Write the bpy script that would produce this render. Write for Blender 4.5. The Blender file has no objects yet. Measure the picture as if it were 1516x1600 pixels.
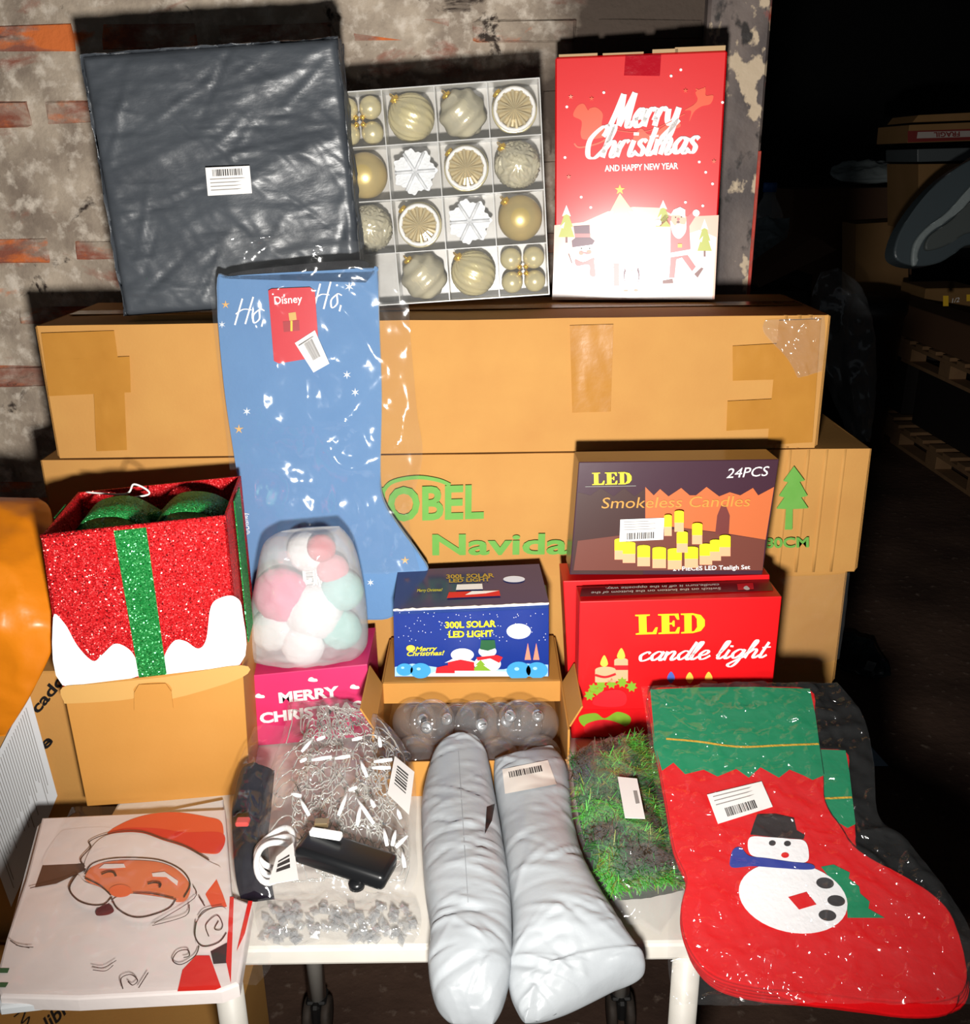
import bpy, bmesh, math, random
from mathutils import Vector, Matrix, noise
from math import sin, cos, pi, radians, sqrt
random.seed(7)
scene = bpy.context.scene
col = scene.collection

# ------------------------------------------------------------------ camera
CAM_H, FPX, PITCH, ROLL = 1.785, 1500.0, radians(20.0), radians(0.8)
FWD = Vector((0, cos(PITCH), -sin(PITCH)))
UP0 = Vector((0, sin(PITCH), cos(PITCH)))
RT0 = Vector((1, 0, 0))
CPOS = Vector((0, 0, CAM_H))
cam_data = bpy.data.cameras.new('camera')
cam = bpy.data.objects.new('camera', cam_data)
col.objects.link(cam)
rt = RT0 * cos(ROLL) + UP0 * -sin(ROLL) * 1.0
up = UP0 * cos(ROLL) + RT0 * sin(ROLL)
cam.matrix_world = Matrix(((rt.x, up.x, -FWD.x, 0), (rt.y, up.y, -FWD.y, 0), (rt.z, up.z, -FWD.z, CAM_H), (0, 0, 0, 1)))
cam_data.sensor_fit = 'VERTICAL'
cam_data.sensor_height = 24.0
cam_data.lens = 24.0 * FPX / 1600.0
cam_data.clip_start = 0.02
cam_data.clip_end = 60
scene.camera = cam

# ------------------------------------------------------------------ world, lamp, exposure
world = bpy.data.worlds.new('world')
scene.world = world
world.use_nodes = True
world.node_tree.nodes['Background'].inputs[0].default_value = (0.85, 0.93, 1.0, 1)
world.node_tree.nodes['Background'].inputs[1].default_value = 0.045
lamp = bpy.data.lights.new('hand_lamp', 'SPOT')
lamp.energy = 164
lamp.color = (1.0, 0.965, 0.91)
lamp.spot_size = radians(136)
lamp.spot_blend = 1.0
lamp.shadow_soft_size = 0.05
lo = bpy.data.objects.new('hand_lamp', lamp)
col.objects.link(lo)
lo.location = (-0.01, 0.14, 1.40)
lo.rotation_euler = (Vector((0.0, 1.80, 1.66)) - Vector(lo.location)).to_track_quat('-Z', 'Y').to_euler()
scene.view_settings.view_transform = 'Standard'
scene.view_settings.look = 'None'
scene.view_settings.gamma = 1.0
scene.view_settings.use_curve_mapping = False
scene.view_settings.exposure = 0.18

# ------------------------------------------------------------------ pixel -> ray helpers (photo frame 1516 x 1600)
def ray(p):
    a, b = p[0] - 758.0, p[1] - 800.0
    return FWD + rt * (a / FPX) - up * (b / FPX)
def atz(p, z):
    d = ray(p); return CPOS + d * ((z - CAM_H) / d.z)
def aty(p, y):
    d = ray(p); return CPOS + d * (y / d.y)

# ------------------------------------------------------------------ materials
def lin(c):
    if isinstance(c, str):
        c = [int(c[i:i + 2], 16) / 255 for i in (0, 2, 4)]
    return tuple((x / 12.92 if x <= 0.04045 else ((x + 0.055) / 1.055) ** 2.4) for x in c) + (1.0,)
MATS = {}
def new_mat(name):
    m = bpy.data.materials.new(name); m.use_nodes = True
    nt = m.node_tree; nt.nodes.clear()
    out = nt.nodes.new('ShaderNodeOutputMaterial')
    return m, nt, out
def N(nt, t, **kw):
    n = nt.nodes.new(t)
    for k, v in kw.items():
        if k.startswith('i_'):
            key = k[2:]
            key = int(key) if key.isdigit() else key.replace('_', ' ')
            n.inputs[key].default_value = v
        else:
            setattr(n, k, v)
    return n
def coords(nt, world_space):
    if world_space:
        return N(nt, 'ShaderNodeNewGeometry').outputs['Position']
    return N(nt, 'ShaderNodeTexCoord').outputs['Object']
def M(name, c, rough=0.5, metal=0.0, spec=0.5, var=None, bump=None, c2=None, ws=False, stretch=None, trans=0.0, alpha=1.0, coat=0.0, sheen=0.0, emit=0.0):
    """var=(scale, contrast) mixes c2 in by noise; bump=(scale, strength[, distance])"""
    if name in MATS: return MATS[name]
    m, nt, out = new_mat(name)
    b = N(nt, 'ShaderNodeBsdfPrincipled')
    b.inputs['Roughness'].default_value = rough
    b.inputs['Metallic'].default_value = metal
    b.inputs['Specular IOR Level'].default_value = spec
    b.inputs['Transmission Weight'].default_value = trans
    b.inputs['Alpha'].default_value = alpha
    b.inputs['Coat Weight'].default_value = coat
    b.inputs['Coat Roughness'].default_value = 0.2
    b.inputs['Sheen Weight'].default_value = sheen
    b.inputs['Base Color'].default_value = lin(c)
    co = coords(nt, ws)
    if stretch:
        mp = N(nt, 'ShaderNodeMapping'); mp.inputs['Scale'].default_value = stretch
        nt.links.new(co, mp.inputs[0]); co = mp.outputs[0]
    if var:
        nz = N(nt, 'ShaderNodeTexNoise'); nz.inputs['Scale'].default_value = var[0]; nz.inputs['Detail'].default_value = 5
        nt.links.new(co, nz.inputs['Vector'])
        mr = N(nt, 'ShaderNodeMapRange'); mr.inputs[1].default_value = 0.5 - var[1]; mr.inputs[2].default_value = 0.5 + var[1]
        nt.links.new(nz.outputs['Fac'], mr.inputs[0])
        mx = N(nt, 'ShaderNodeMix', data_type='RGBA')
        mx.inputs[6].default_value = lin(c); mx.inputs[7].default_value = lin(c2 or c)
        nt.links.new(mr.outputs[0], mx.inputs[0]); nt.links.new(mx.outputs[2], b.inputs['Base Color'])
    if bump:
        nz = N(nt, 'ShaderNodeTexNoise'); nz.inputs['Scale'].default_value = bump[0]; nz.inputs['Detail'].default_value = 4
        nt.links.new(co, nz.inputs['Vector'])
        bp = N(nt, 'ShaderNodeBump'); bp.inputs['Strength'].default_value = bump[1]
        bp.inputs['Distance'].default_value = bump[2] if len(bump) > 2 else 0.002
        nt.links.new(nz.outputs['Fac'], bp.inputs['Height']); nt.links.new(bp.outputs[0], b.inputs['Normal'])
    nt.links.new(b.outputs[0], out.inputs[0])
    MATS[name] = m
    return m
def film_mat(name, haze=0.05, rough=0.1, base=0.06, bump=(38, 0.3, 0.004), tint=(1, 1, 1, 1), hazec=(0.8, 0.82, 0.84, 1)):
    """thin clear plastic film: transparent with mirror glints and a little haze"""
    if name in MATS: return MATS[name]
    m, nt, out = new_mat(name)
    co = coords(nt, False)
    vz = N(nt, 'ShaderNodeTexNoise', noise_type='RIDGED_MULTIFRACTAL', normalize=True); vz.inputs['Scale'].default_value = bump[0] * 0.5; vz.inputs['Detail'].default_value = 2; vz.inputs['Distortion'].default_value = 0.6
    nt.links.new(co, vz.inputs['Vector'])
    bp = N(nt, 'ShaderNodeBump'); bp.inputs['Strength'].default_value = bump[1]; bp.inputs['Distance'].default_value = bump[2]
    nt.links.new(vz.outputs['Fac'], bp.inputs['Height'])
    tr = N(nt, 'ShaderNodeBsdfTransparent'); tr.inputs[0].default_value = tint
    gl = N(nt, 'ShaderNodeBsdfGlossy'); gl.inputs['Roughness'].default_value = rough
    nt.links.new(bp.outputs[0], gl.inputs['Normal'])
    df = N(nt, 'ShaderNodeBsdfDiffuse'); df.inputs[0].default_value = hazec
    lw = N(nt, 'ShaderNodeLayerWeight'); lw.inputs[0].default_value = 0.5
    pw = N(nt, 'ShaderNodeMath', operation='POWER'); pw.inputs[1].default_value = 3.5; nt.links.new(lw.outputs['Facing'], pw.inputs[0])
    mr = N(nt, 'ShaderNodeMapRange'); mr.inputs[3].default_value = base; mr.inputs[4].default_value = base + 0.22
    nt.links.new(pw.outputs[0], mr.inputs[0])
    m1 = N(nt, 'ShaderNodeMixShader'); nt.links.new(mr.outputs[0], m1.inputs[0])
    nt.links.new(tr.outputs[0], m1.inputs[1]); nt.links.new(gl.outputs[0], m1.inputs[2])
    m2 = N(nt, 'ShaderNodeMixShader'); m2.inputs[0].default_value = haze
    nt.links.new(m1.outputs[0], m2.inputs[1]); nt.links.new(df.outputs[0], m2.inputs[2])
    nt.links.new(m2.outputs[0], out.inputs[0])
    MATS[name] = m
    return m
def glitter_mat(name, c, scale=420, dark=0.55, sparkle='ffffff'):
    """tinsel cloth: tiny flakes each facing its own way"""
    if name in MATS: return MATS[name]
    m, nt, out = new_mat(name)
    co = coords(nt, False)
    vo = N(nt, 'ShaderNodeTexVoronoi'); vo.inputs['Scale'].default_value = scale
    nt.links.new(co, vo.inputs['Vector'])
    ge = N(nt, 'ShaderNodeNewGeometry')
    sub = N(nt, 'ShaderNodeVectorMath', operation='SUBTRACT'); sub.inputs[1].default_value = (0.5, 0.5, 0.5)
    nt.links.new(vo.outputs['Color'], sub.inputs[0])
    sc = N(nt, 'ShaderNodeVectorMath', operation='SCALE'); sc.inputs['Scale'].default_value = 1.5
    nt.links.new(sub.outputs[0], sc.inputs[0])
    ad = N(nt, 'ShaderNodeVectorMath', operation='ADD'); nt.links.new(ge.outputs['Normal'], ad.inputs[0]); nt.links.new(sc.outputs[0], ad.inputs[1])
    nm = N(nt, 'ShaderNodeVectorMath', operation='NORMALIZE'); nt.links.new(ad.outputs[0], nm.inputs[0])
    b = N(nt, 'ShaderNodeBsdfPrincipled'); b.inputs['Base Color'].default_value = lin(c); b.inputs['Roughness'].default_value = 0.6
    nt.links.new(nm.outputs[0], b.inputs['Normal'])
    g = N(nt, 'ShaderNodeBsdfGlossy'); g.inputs['Roughness'].default_value = 0.22
    mxc = N(nt, 'ShaderNodeMix', data_type='RGBA'); mxc.inputs[6].default_value = lin(c); mxc.inputs[7].default_value = lin(sparkle)
    sp = N(nt, 'ShaderNodeSeparateColor'); nt.links.new(vo.outputs['Color'], sp.inputs[0])
    pw = N(nt, 'ShaderNodeMath', operation='POWER'); pw.inputs[1].default_value = 5.0
    nt.links.new(sp.outputs[0], pw.inputs[0]); nt.links.new(pw.outputs[0], mxc.inputs[0])
    nt.links.new(mxc.outputs[2], g.inputs[0]); nt.links.new(nm.outputs[0], g.inputs['Normal'])
    ms = N(nt, 'ShaderNodeMixShader'); ms.inputs[0].default_value = 0.24
    nt.links.new(b.outputs[0], ms.inputs[1]); nt.links.new(g.outputs[0], ms.inputs[2])
    nt.links.new(ms.outputs[0], out.inputs[0])
    MATS[name] = m
    return m

WHITE = M('white_print', 'f4f2f0', 0.5)
BLACK = M('black_print', '141213', 0.5)
CARD = M('cardboard', 'c4924f', 0.75, spec=0.25, var=(9, 0.35), c2='b98446', bump=(180, 0.12))
CARD2 = M('cardboard_orange', 'c48c45', 0.7, spec=0.3, var=(6, 0.3), c2='ba8139', bump=(160, 0.1))
CARDE = M('cardboard_edge', 'a87a42', 0.85, spec=0.1, bump=(300, 0.5))
CARDIN = M('cardboard_inside', 'a8743c', 0.8, spec=0.2, bump=(160, 0.1))
TAPE = M('packing_tape', 'b98238', 0.22, spec=0.55, var=(14, 0.3), c2='ad7630', bump=(40, 0.25))
LABEL = M('label_paper', 'ece9e6', 0.55)
INK = M('label_ink', '33302f', 0.6)
INKG = M('label_grey_ink', '8f8b88', 0.6)
FILM = film_mat('clear_film', haze=.025, base=.07, bump=(44, .6, .005))
FILMH = film_mat('hazy_film', haze=0.07, rough=0.12, base=0.10, bump=(70, 1.0, 0.014))

# ------------------------------------------------------------------ object helpers
def mesh(name, verts, faces, mats, parent=None, smooth=False, midx=None):
    me = bpy.data.meshes.new(name)
    me.from_pydata([tuple(v) for v in verts], [], faces)
    for m in (mats if isinstance(mats, (list, tuple)) else [mats]): me.materials.append(m)
    if midx: me.polygons.foreach_set('material_index', midx)
    if smooth: me.polygons.foreach_set('use_smooth', [True] * len(me.polygons))
    me.update()
    o = bpy.data.objects.new(name, me); col.objects.link(o)
    if parent: o.parent = parent
    return o
def bobj(name, bm, mats, parent=None, smooth=False):
    me = bpy.data.meshes.new(name)
    bmesh.ops.recalc_face_normals(bm, faces=bm.faces[:])
    bm.to_mesh(me); bm.free()
    for m in (mats if isinstance(mats, (list, tuple)) else [mats]): me.materials.append(m)
    if smooth: me.polygons.foreach_set('use_smooth', [True] * len(me.polygons))
    o = bpy.data.objects.new(name, me); col.objects.link(o)
    if parent: o.parent = parent
    return o
def tag(o, label, cat, group=None):
    o['label'] = label; o['category'] = cat
    if group: o['group'] = group
    return o
def struct(o): o['kind'] = 'structure'; return o
def thing(name, label, cat, mat=None, group=None):
    o = bpy.data.objects.new(name, None); col.objects.link(o)
    o.empty_display_size = 0.05
    if mat is not None: o.matrix_world = mat
    return tag(o, label, cat, group)
def T(x, y, z, rz=0, rx=0, ry=0):
    return Matrix.Translation((x, y, z)) @ Matrix.Rotation(rz, 4, 'Z') @ Matrix.Rotation(rx, 4, 'X') @ Matrix.Rotation(ry, 4, 'Y')
def bm_box(bm, x0, x1, y0, y1, z0, z1, bev=0.0, M4=None, seg=1):
    r = bmesh.ops.create_cube(bm, size=1.0)
    vs = r['verts']
    for v in vs:
        v.co = Vector((x0 + (v.co.x + .5) * (x1 - x0), y0 + (v.co.y + .5) * (y1 - y0), z0 + (v.co.z + .5) * (z1 - z0)))
    if bev > 0:
        es = list({e for v in vs for e in v.link_edges})
        r2 = bmesh.ops.bevel(bm, geom=es, offset=bev, segments=seg, affect='EDGES', profile=0.5)
        vs = list({v for f in r2['faces'] for v in f.verts} | {v for v in vs if v.is_valid})
    if M4 is not None:
        for v in vs: v.co = M4 @ v.co
    return vs
def box(name, dims, m, parent=None, bev=0.003, M4=None):
    bm = bmesh.new(); bm_box(bm, *dims, bev=bev, M4=M4)
    return bobj(name, bm, m, parent)
def tube_data(pts, r, n=6, closed=False):
    vs, fs = [], []
    pts = [Vector(p) for p in pts]; L = len(pts)
    prev = None
    for i, p in enumerate(pts):
        if closed: t = pts[(i + 1) % L] - pts[i - 1]
        else: t = pts[min(i + 1, L - 1)] - pts[max(i - 1, 0)]
        t = t.normalized() if t.length > 1e-9 else Vector((0, 0, 1))
        a = prev if prev is not None else (Vector((0, 0, 1)) if abs(t.z) < .9 else Vector((1, 0, 0)))
        a = (a - t * a.dot(t)); a = a.normalized() if a.length > 1e-6 else t.orthogonal().normalized()
        prev = a; b = t.cross(a)
        rr = r[i] if isinstance(r, (list, tuple)) else r
        for k in range(n):
            g = 2 * pi * k / n; vs.append(p + a * cos(g) * rr + b * sin(g) * rr)
    for i in range(L if closed else L - 1):
        j = (i + 1) % L
        for k in range(n):
            k2 = (k + 1) % n; fs.append((i * n + k, i * n + k2, j * n + k2, j * n + k))
    if not closed:
        fs.append(tuple(range(n - 1, -1, -1))); fs.append(tuple((L - 1) * n + k for k in range(n)))
    return vs, fs
def tube(name, pts, r, m, parent=None, n=8, closed=False):
    v, f = tube_data(pts, r, n, closed); return mesh(name, v, f, m, parent, True)
def lathe(name, prof, m, parent=None, n=24, M4=None):
    vs, fs = [], []
    for r, z in prof:
        for k in range(n): vs.append(Vector((r * cos(2 * pi * k / n), r * sin(2 * pi * k / n), z)))
    for i in range(len(prof) - 1):
        for k in range(n):
            k2 = (k + 1) % n; fs.append((i * n + k, i * n + k2, (i + 1) * n + k2, (i + 1) * n + k))
    fs.append(tuple(range(n - 1, -1, -1))); fs.append(tuple((len(prof) - 1) * n + k for k in range(n)))
    if M4 is not None: vs = [M4 @ v for v in vs]
    return mesh(name, vs, fs, m, parent, True)
def smooth_by_angle(o, ang=35):
    me = o.data
    me.polygons.foreach_set('use_smooth', [True] * len(me.polygons))
    me.set_sharp_from_angle(angle=radians(ang))
    return o
def cat_rom(P, n=8, closed=False):
    P = [Vector(p) for p in P]; out = []; L = len(P)
    for i in range(L if closed else L - 1):
        if closed: a, b, c, d = P[i - 1], P[i], P[(i + 1) % L], P[(i + 2) % L]
        else: a, b, c, d = P[max(i - 1, 0)], P[i], P[i + 1], P[min(i + 2, L - 1)]
        for k in range(n):
            t = k / n
            out.append(0.5 * ((2 * b) + (c - a) * t + (2 * a - 5 * b + 4 * c - d) * t * t + (3 * b - a - 3 * c + d) * t ** 3))
    if not closed: out.append(P[-1])
    return out

# ------------------------------------------------------------------ a printed / decorated face
class Face:
    """frame of a thing's front face: local x right, local z up, local y into the thing"""
    def __init__(s, mat): s.m = mat; s.inv = mat.inverted(); s.layer = 0
    def px(s, p, off=0.0):
        o = s.inv @ CPOS; d = (s.inv.to_3x3() @ ray(p))
        t = (off - o.y) / d.y
        q = o + d * t
        return (q.x, q.z)
def frame(o, yaw=0.0, lean=0.0, inplane=0.0):
    ex = Vector((cos(yaw), sin(yaw), 0)); dy = Vector((-sin(yaw), cos(yaw), 0)); Z = Vector((0, 0, 1))
    ez = Z * cos(lean) + dy * sin(lean); d2 = dy * cos(lean) - Z * sin(lean)
    e1 = ex * cos(inplane) + ez * sin(inplane); e3 = ez * cos(inplane) - ex * sin(inplane)
    m = Matrix.Identity(4)
    for i in range(3): m[i][0] = e1[i]; m[i][1] = d2[i]; m[i][2] = e3[i]; m[i][3] = o[i]
    return m
def fit(bl, br, tl, tr, z=None, y=None, yaw=0.0, lean=0.0):
    """front-face frame (origin mid bottom edge), width and height from four photo corners"""
    p0 = atz(bl, z) if z is not None else aty(bl, y)
    F = Face(frame(p0, radians(yaw), radians(lean)))
    a, b, c, d = [Vector(F.px(q)) for q in (bl, br, tl, tr)]
    e = ((b - a) + (d - c)) / 2
    ang = math.atan2(e.y, e.x)
    w = e.length; h = (((c + d) - (a + b)) / 2).length
    mid = (a + b + c + d) / 4
    ex = Vector((cos(ang), sin(ang))); ez = Vector((-sin(ang), cos(ang)))
    base = mid - ez * h / 2
    o = F.m @ Vector((base.x, 0, base.y))
    return frame(o, radians(yaw), radians(lean), ang), w, h
def inv_y(F, pts, off): return [F.px(p) for p in pts]

EPS = 0.00028
class Print:
    """flat print built as thin coloured pieces just proud of a face; one mesh per print"""
    def __init__(s, F, base=0.0006): s.F = F; s.v = []; s.f = []; s.mi = []; s.mats = []; s.k = 0; s.base = base
    def _m(s, m):
        if m not in s.mats: s.mats.append(m)
        return s.mats.index(m)
    def local(s, pts, m):
        """pts in local (x, z)"""
        bm = bmesh.new(); off = -(s.base + s.k * EPS); s.k += 1
        vs = [bm.verts.new((p[0], off, p[1])) for p in pts]
        try:
            f = bm.faces.new(vs)
        except ValueError:
            bm.free(); return
        f.normal_update()
        bmesh.ops.triangulate(bm, faces=[f], ngon_method='EAR_CLIP')
        n0 = len(s.v); bm.verts.index_update()
        s.v += [v.co.copy() for v in bm.verts]
        i = s._m(m)
        for fc in bm.faces:
            fc.normal_update()
            idx = [n0 + v.index for v in fc.verts]
            if fc.normal.y > 0: idx.reverse()
            s.f.append(tuple(idx)); s.mi.append(i)
        bm.free()
    def poly(s, pts, m): s.local([s.F.px(p) for p in pts], m)
    def curve(s, pts, m, n=6): s.poly([(p.x, p.y) for p in cat_rom([(a, b, 0) for a, b in pts], n, True)], m)
    def ell(s, c, rx, ry, m, rot=0, n=24):
        r = radians(rot)
        s.poly([(c[0] + rx * cos(t) * cos(r) - ry * sin(t) * sin(r), c[1] + rx * cos(t) * sin(r) + ry * sin(t) * cos(r)) for t in [2 * pi * k / n for k in range(n)]], m)
    def star(s, c, r, m, n=5, inner=0.42, rot=-90):
        s.poly([(c[0] + (r if k % 2 == 0 else r * inner) * cos(radians(rot) + pi * k / n), c[1] + (r if k % 2 == 0 else r * inner) * sin(radians(rot) + pi * k / n)) for k in range(2 * n)], m)
    def rect(s, x0, y0, x1, y1, m): s.poly([(x0, y1), (x1, y1), (x1, y0), (x0, y0)], m)
    def stroke_local(s, pts, w, m):
        pts = [Vector((p[0], p[1])) for p in pts]; L = len(pts); n0 = len(s.v); i = s._m(m)
        off = -(s.base + s.k * EPS)
        for q, p in enumerate(pts):
            t = pts[min(q + 1, L - 1)] - pts[max(q - 1, 0)]
            t = t.normalized() if t.length > 1e-9 else Vector((1, 0))
            nn = Vector((-t.y, t.x))
            ww = w(t, q / max(L - 1, 1)) if callable(w) else w
            for sg in (1, -1):
                c = p + nn * sg * ww / 2; s.v.append(Vector((c.x, off, c.y)))
        for q in range(L - 1):
            a = n0 + 2 * q; s.f.append((a, a + 1, a + 3, a + 2)); s.mi.append(i)
    def stroke(s, pts, wpx, m, n=6, smooth=True):
        P = [s.F.px(p) for p in pts]
        a, b = s.F.px(pts[0]), s.F.px((pts[0][0] + 10, pts[0][1]))
        sc = (Vector(a) - Vector(b)).length / 10
        if smooth: P = [(q.x, q.y) for q in cat_rom([(x, y, 0) for x, y in P], n)]
        s.stroke_local(P, wpx * sc, m); s.k += 1
    def text(s, txt, p0, p1, hpx, m, bold=0.0, shear=0.0, widths=None):
        """text from baseline start p0 to baseline end p1 (photo px), cap height hpx px"""
        cu = bpy.data.curves.new('t', 'FONT'); cu.body = txt; cu.offset = bold; cu.shear = shear; cu.resolution_u = 3
        ob = bpy.data.objects.new('t', cu); col.objects.link(ob)
        bpy.context.view_layer.update()
        me = bpy.data.meshes.new_from_object(ob.evaluated_get(bpy.context.evaluated_depsgraph_get()))
        bpy.data.objects.remove(ob); bpy.data.curves.remove(cu)
        if not me.vertices: return
        xs = [v.co.x for v in me.vertices]
        x0, x1 = min(xs), max(xs)
        a, b = Vector(s.F.px(p0)), Vector(s.F.px(p1))
        q = Vector(p1) - Vector(p0); nrm = Vector((q.y, -q.x)).normalized() * hpx
        c = Vector(s.F.px((p0[0] + nrm.x, p0[1] + nrm.y)))
        ex = (b - a); ez = (c - a)
        n0 = len(s.v); off = -(s.base + s.k * EPS); s.k += 1; i = s._m(m)
        for v in me.vertices:
            w = a + ex * ((v.co.x - x0) / (x1 - x0)) + ez * (v.co.y / 0.70)
            s.v.append(Vector((w.x, off, w.y)))
        for f in me.polygons: s.f.append(tuple(n0 + k for k in f.vertices)); s.mi.append(i)
        bpy.data.meshes.remove(me)
    def script(s, txt, p0, p1, xh, m, thick=0.26, thin=0.10, shear=0.32):
        """connected brush lettering; xh = x-height in px"""
        pen = 0.0; strokes = []
        for ch in txt:
            if ch == ' ': pen += 0.6; continue
            adv, ss = GLYPH[ch]
            for st in ss: strokes.append([(x + pen + y * shear, y) for x, y in st])
            pen += adv
        a, b = Vector(s.F.px(p0)), Vector(s.F.px(p1))
        q = Vector(p1) - Vector(p0); nrm = Vector((q.y, -q.x)).normalized() * xh
        c = Vector(s.F.px((p0[0] + nrm.x, p0[1] + nrm.y)))
        ex = (b - a) / pen; ez = (c - a)
        sc = ez.length
        for st in strokes:
            P = cat_rom([(x, y, 0) for x, y in st], 7)
            pts = [a + ex * v.x + ez * v.y for v in P]
            s.stroke_local(pts, lambda t, u: sc * (thin + (thick - thin) * abs(t.y) ** 1.3), m)
            s.k += 0.15
        s.k += 1
    def done(s, name, parent, label=None, stuff=False):
        if not s.f: return None
        o = mesh(name, s.v, s.f, s.mats, parent, False, s.mi)
        if stuff: o['kind'] = 'stuff'
        if label: o['label'] = label
        return o
_bowl = [(.78, .85), (.42, 1.0), (.1, .55), (.3, .03), (.65, .35), (.82, .95)]
GLYPH = {
 'a': (1.0, [_bowl, [(.82, 1.0), (.72, .3), (.85, 0), (1.1, .3)]]),
 'c': (.85, [[(.72, .8), (.5, 1.0), (.12, .6), (.3, .03), (.65, .1), (.95, .4)]]),
 'd': (1.0, [_bowl, [(.95, 2.0), (.75, .4), (.88, 0), (1.1, .3)]]),
 'e': (.8, [[(.1, .4), (.5, .55), (.65, .85), (.4, 1.0), (.12, .55), (.3, .03), (.6, .08), (.9, .4)]]),
 'g': (1.0, [_bowl, [(.82, 1.0), (.7, -.4), (.4, -.95), (.1, -.7), (.5, -.25), (1.1, .3)]]),
 'h': (1.0, [[(.0, .3), (.4, 1.5), (.42, 1.95), (.25, 1.8), (.1, 0)], [(.14, .5), (.5, 1.0), (.7, .8), (.65, .2), (.78, 0), (1.05, .3)]]),
 'i': (.5, [[(.2, 1.0), (.12, .25), (.25, 0), (.55, .3)], [(.22, 1.5), (.26, 1.3)]]),
 'l': (.5, [[(0, .3), (.35, 1.4), (.4, 1.95), (.2, 1.8), (.1, .3), (.25, 0), (.55, .3)]]),
 'm': (1.25, [[(.08, 1.0), (.1, 0)], [(.12, .6), (.4, 1.0), (.55, .8), (.5, 0)], [(.52, .6), (.8, 1.0), (.97, .8), (.9, .2), (1.0, 0), (1.3, .3)]]),
 'n': (.92, [[(.08, 1.0), (.1, 0)], [(.12, .6), (.45, 1.0), (.64, .8), (.57, .2), (.7, 0), (.97, .3)]]),
 'r': (.78, [[(-.05, .3), (.14, .95), (.12, .5), (.08, 0)], [(.12, .5), (.3, .92), (.5, 1.02), (.68, .88)]]),
 's': (.7, [[(.6, .85), (.35, 1.02), (.15, .78), (.5, .38), (.4, .02), (.02, .15)]]),
 't': (.55, [[(.3, 1.75), (.15, .3), (.3, 0), (.6, .3)], [(0, 1.15), (.6, 1.2)]]),
 'y': (.95, [[(.05, .95), (.15, .3), (.4, .05), (.65, .4), (.78, 1.0)], [(.78, 1.0), (.62, -.4), (.3, -.95), (.05, -.7), (.5, -.2), (1.0, .3)]]),
 'o': (.85, [[(.5, 1.0), (.12, .6), (.3, .03), (.65, .3), (.5, 1.0), (.9, .85)]]),
 'M': (1.6, [[(-.3, .2), (-.1, 0), (.2, .8), (.5, 1.9)], [(.5, 1.9), (.62, .1)], [(.62, .1), (1.3, 1.95)], [(1.3, 1.95), (1.2, .3), (1.35, 0), (1.65, .3)]]),
 'C': (1.15, [[(.95, 1.35), (1.1, 1.8), (.75, 1.95), (.1, 1.2), (.2, .2), (.7, 0), (1.2, .5)]]),
 'H': (1.25, [[(.25, 1.9), (.12, 0)], [(1.05, 1.95), (.9, 0)], [(0, .8), (.5, 1.1), (1.15, 1.0)]]),
 ',': (.4, [[(.12, .15), (.1, -.3)]]),
}
SERIF = {
 'L': (.86, [(0, 0), (.78, 0), (.84, .34), (.76, .34), (.64, .1), (.42, .1), (.42, .92), (.55, .94), (.55, 1), (0, 1), (0, .94), (.13, .92), (.13, .08), (0, .06)]),
 'E': (.86, [(0, 0), (.78, 0), (.82, .32), (.74, .32), (.64, .09), (.42, .09), (.42, .47), (.52, .47), (.56, .36), (.62, .36), (.62, .66), (.56, .66), (.52, .55), (.42, .55), (.42, .92), (.62, .92), (.72, .7), (.8, .7), (.77, 1), (0, 1), (0, .94), (.13, .92), (.13, .08), (0, .06)]),
 'D': (.95, [(0, 0), (.45, 0), (.75, .1), (.9, .35), (.9, .65), (.75, .9), (.45, 1), (0, 1), (0, .94), (.13, .92), (.13, .5), (.40, .5), (.40, .92), (.5, .9), (.6, .72), (.61, .3), (.5, .1), (.40, .08), (.40, .499), (.13, .499), (.13, .08), (0, .06)]),
}
def serif(P, txt, p0, p1, hpx, m):
    a, b = Vector(P.F.px(p0)), Vector(P.F.px(p1))
    q = Vector(p1) - Vector(p0); nrm = Vector((q.y, -q.x)).normalized() * hpx
    ez = Vector(P.F.px((p0[0] + nrm.x, p0[1] + nrm.y))) - a
    tot = sum(SERIF[c][0] for c in txt); pen = 0
    for ch in txt:
        adv, pts = SERIF[ch]
        P.local([tuple(a + (b - a) * ((x + pen) / tot) + ez * y) for x, y in pts], m); pen += adv

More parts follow.
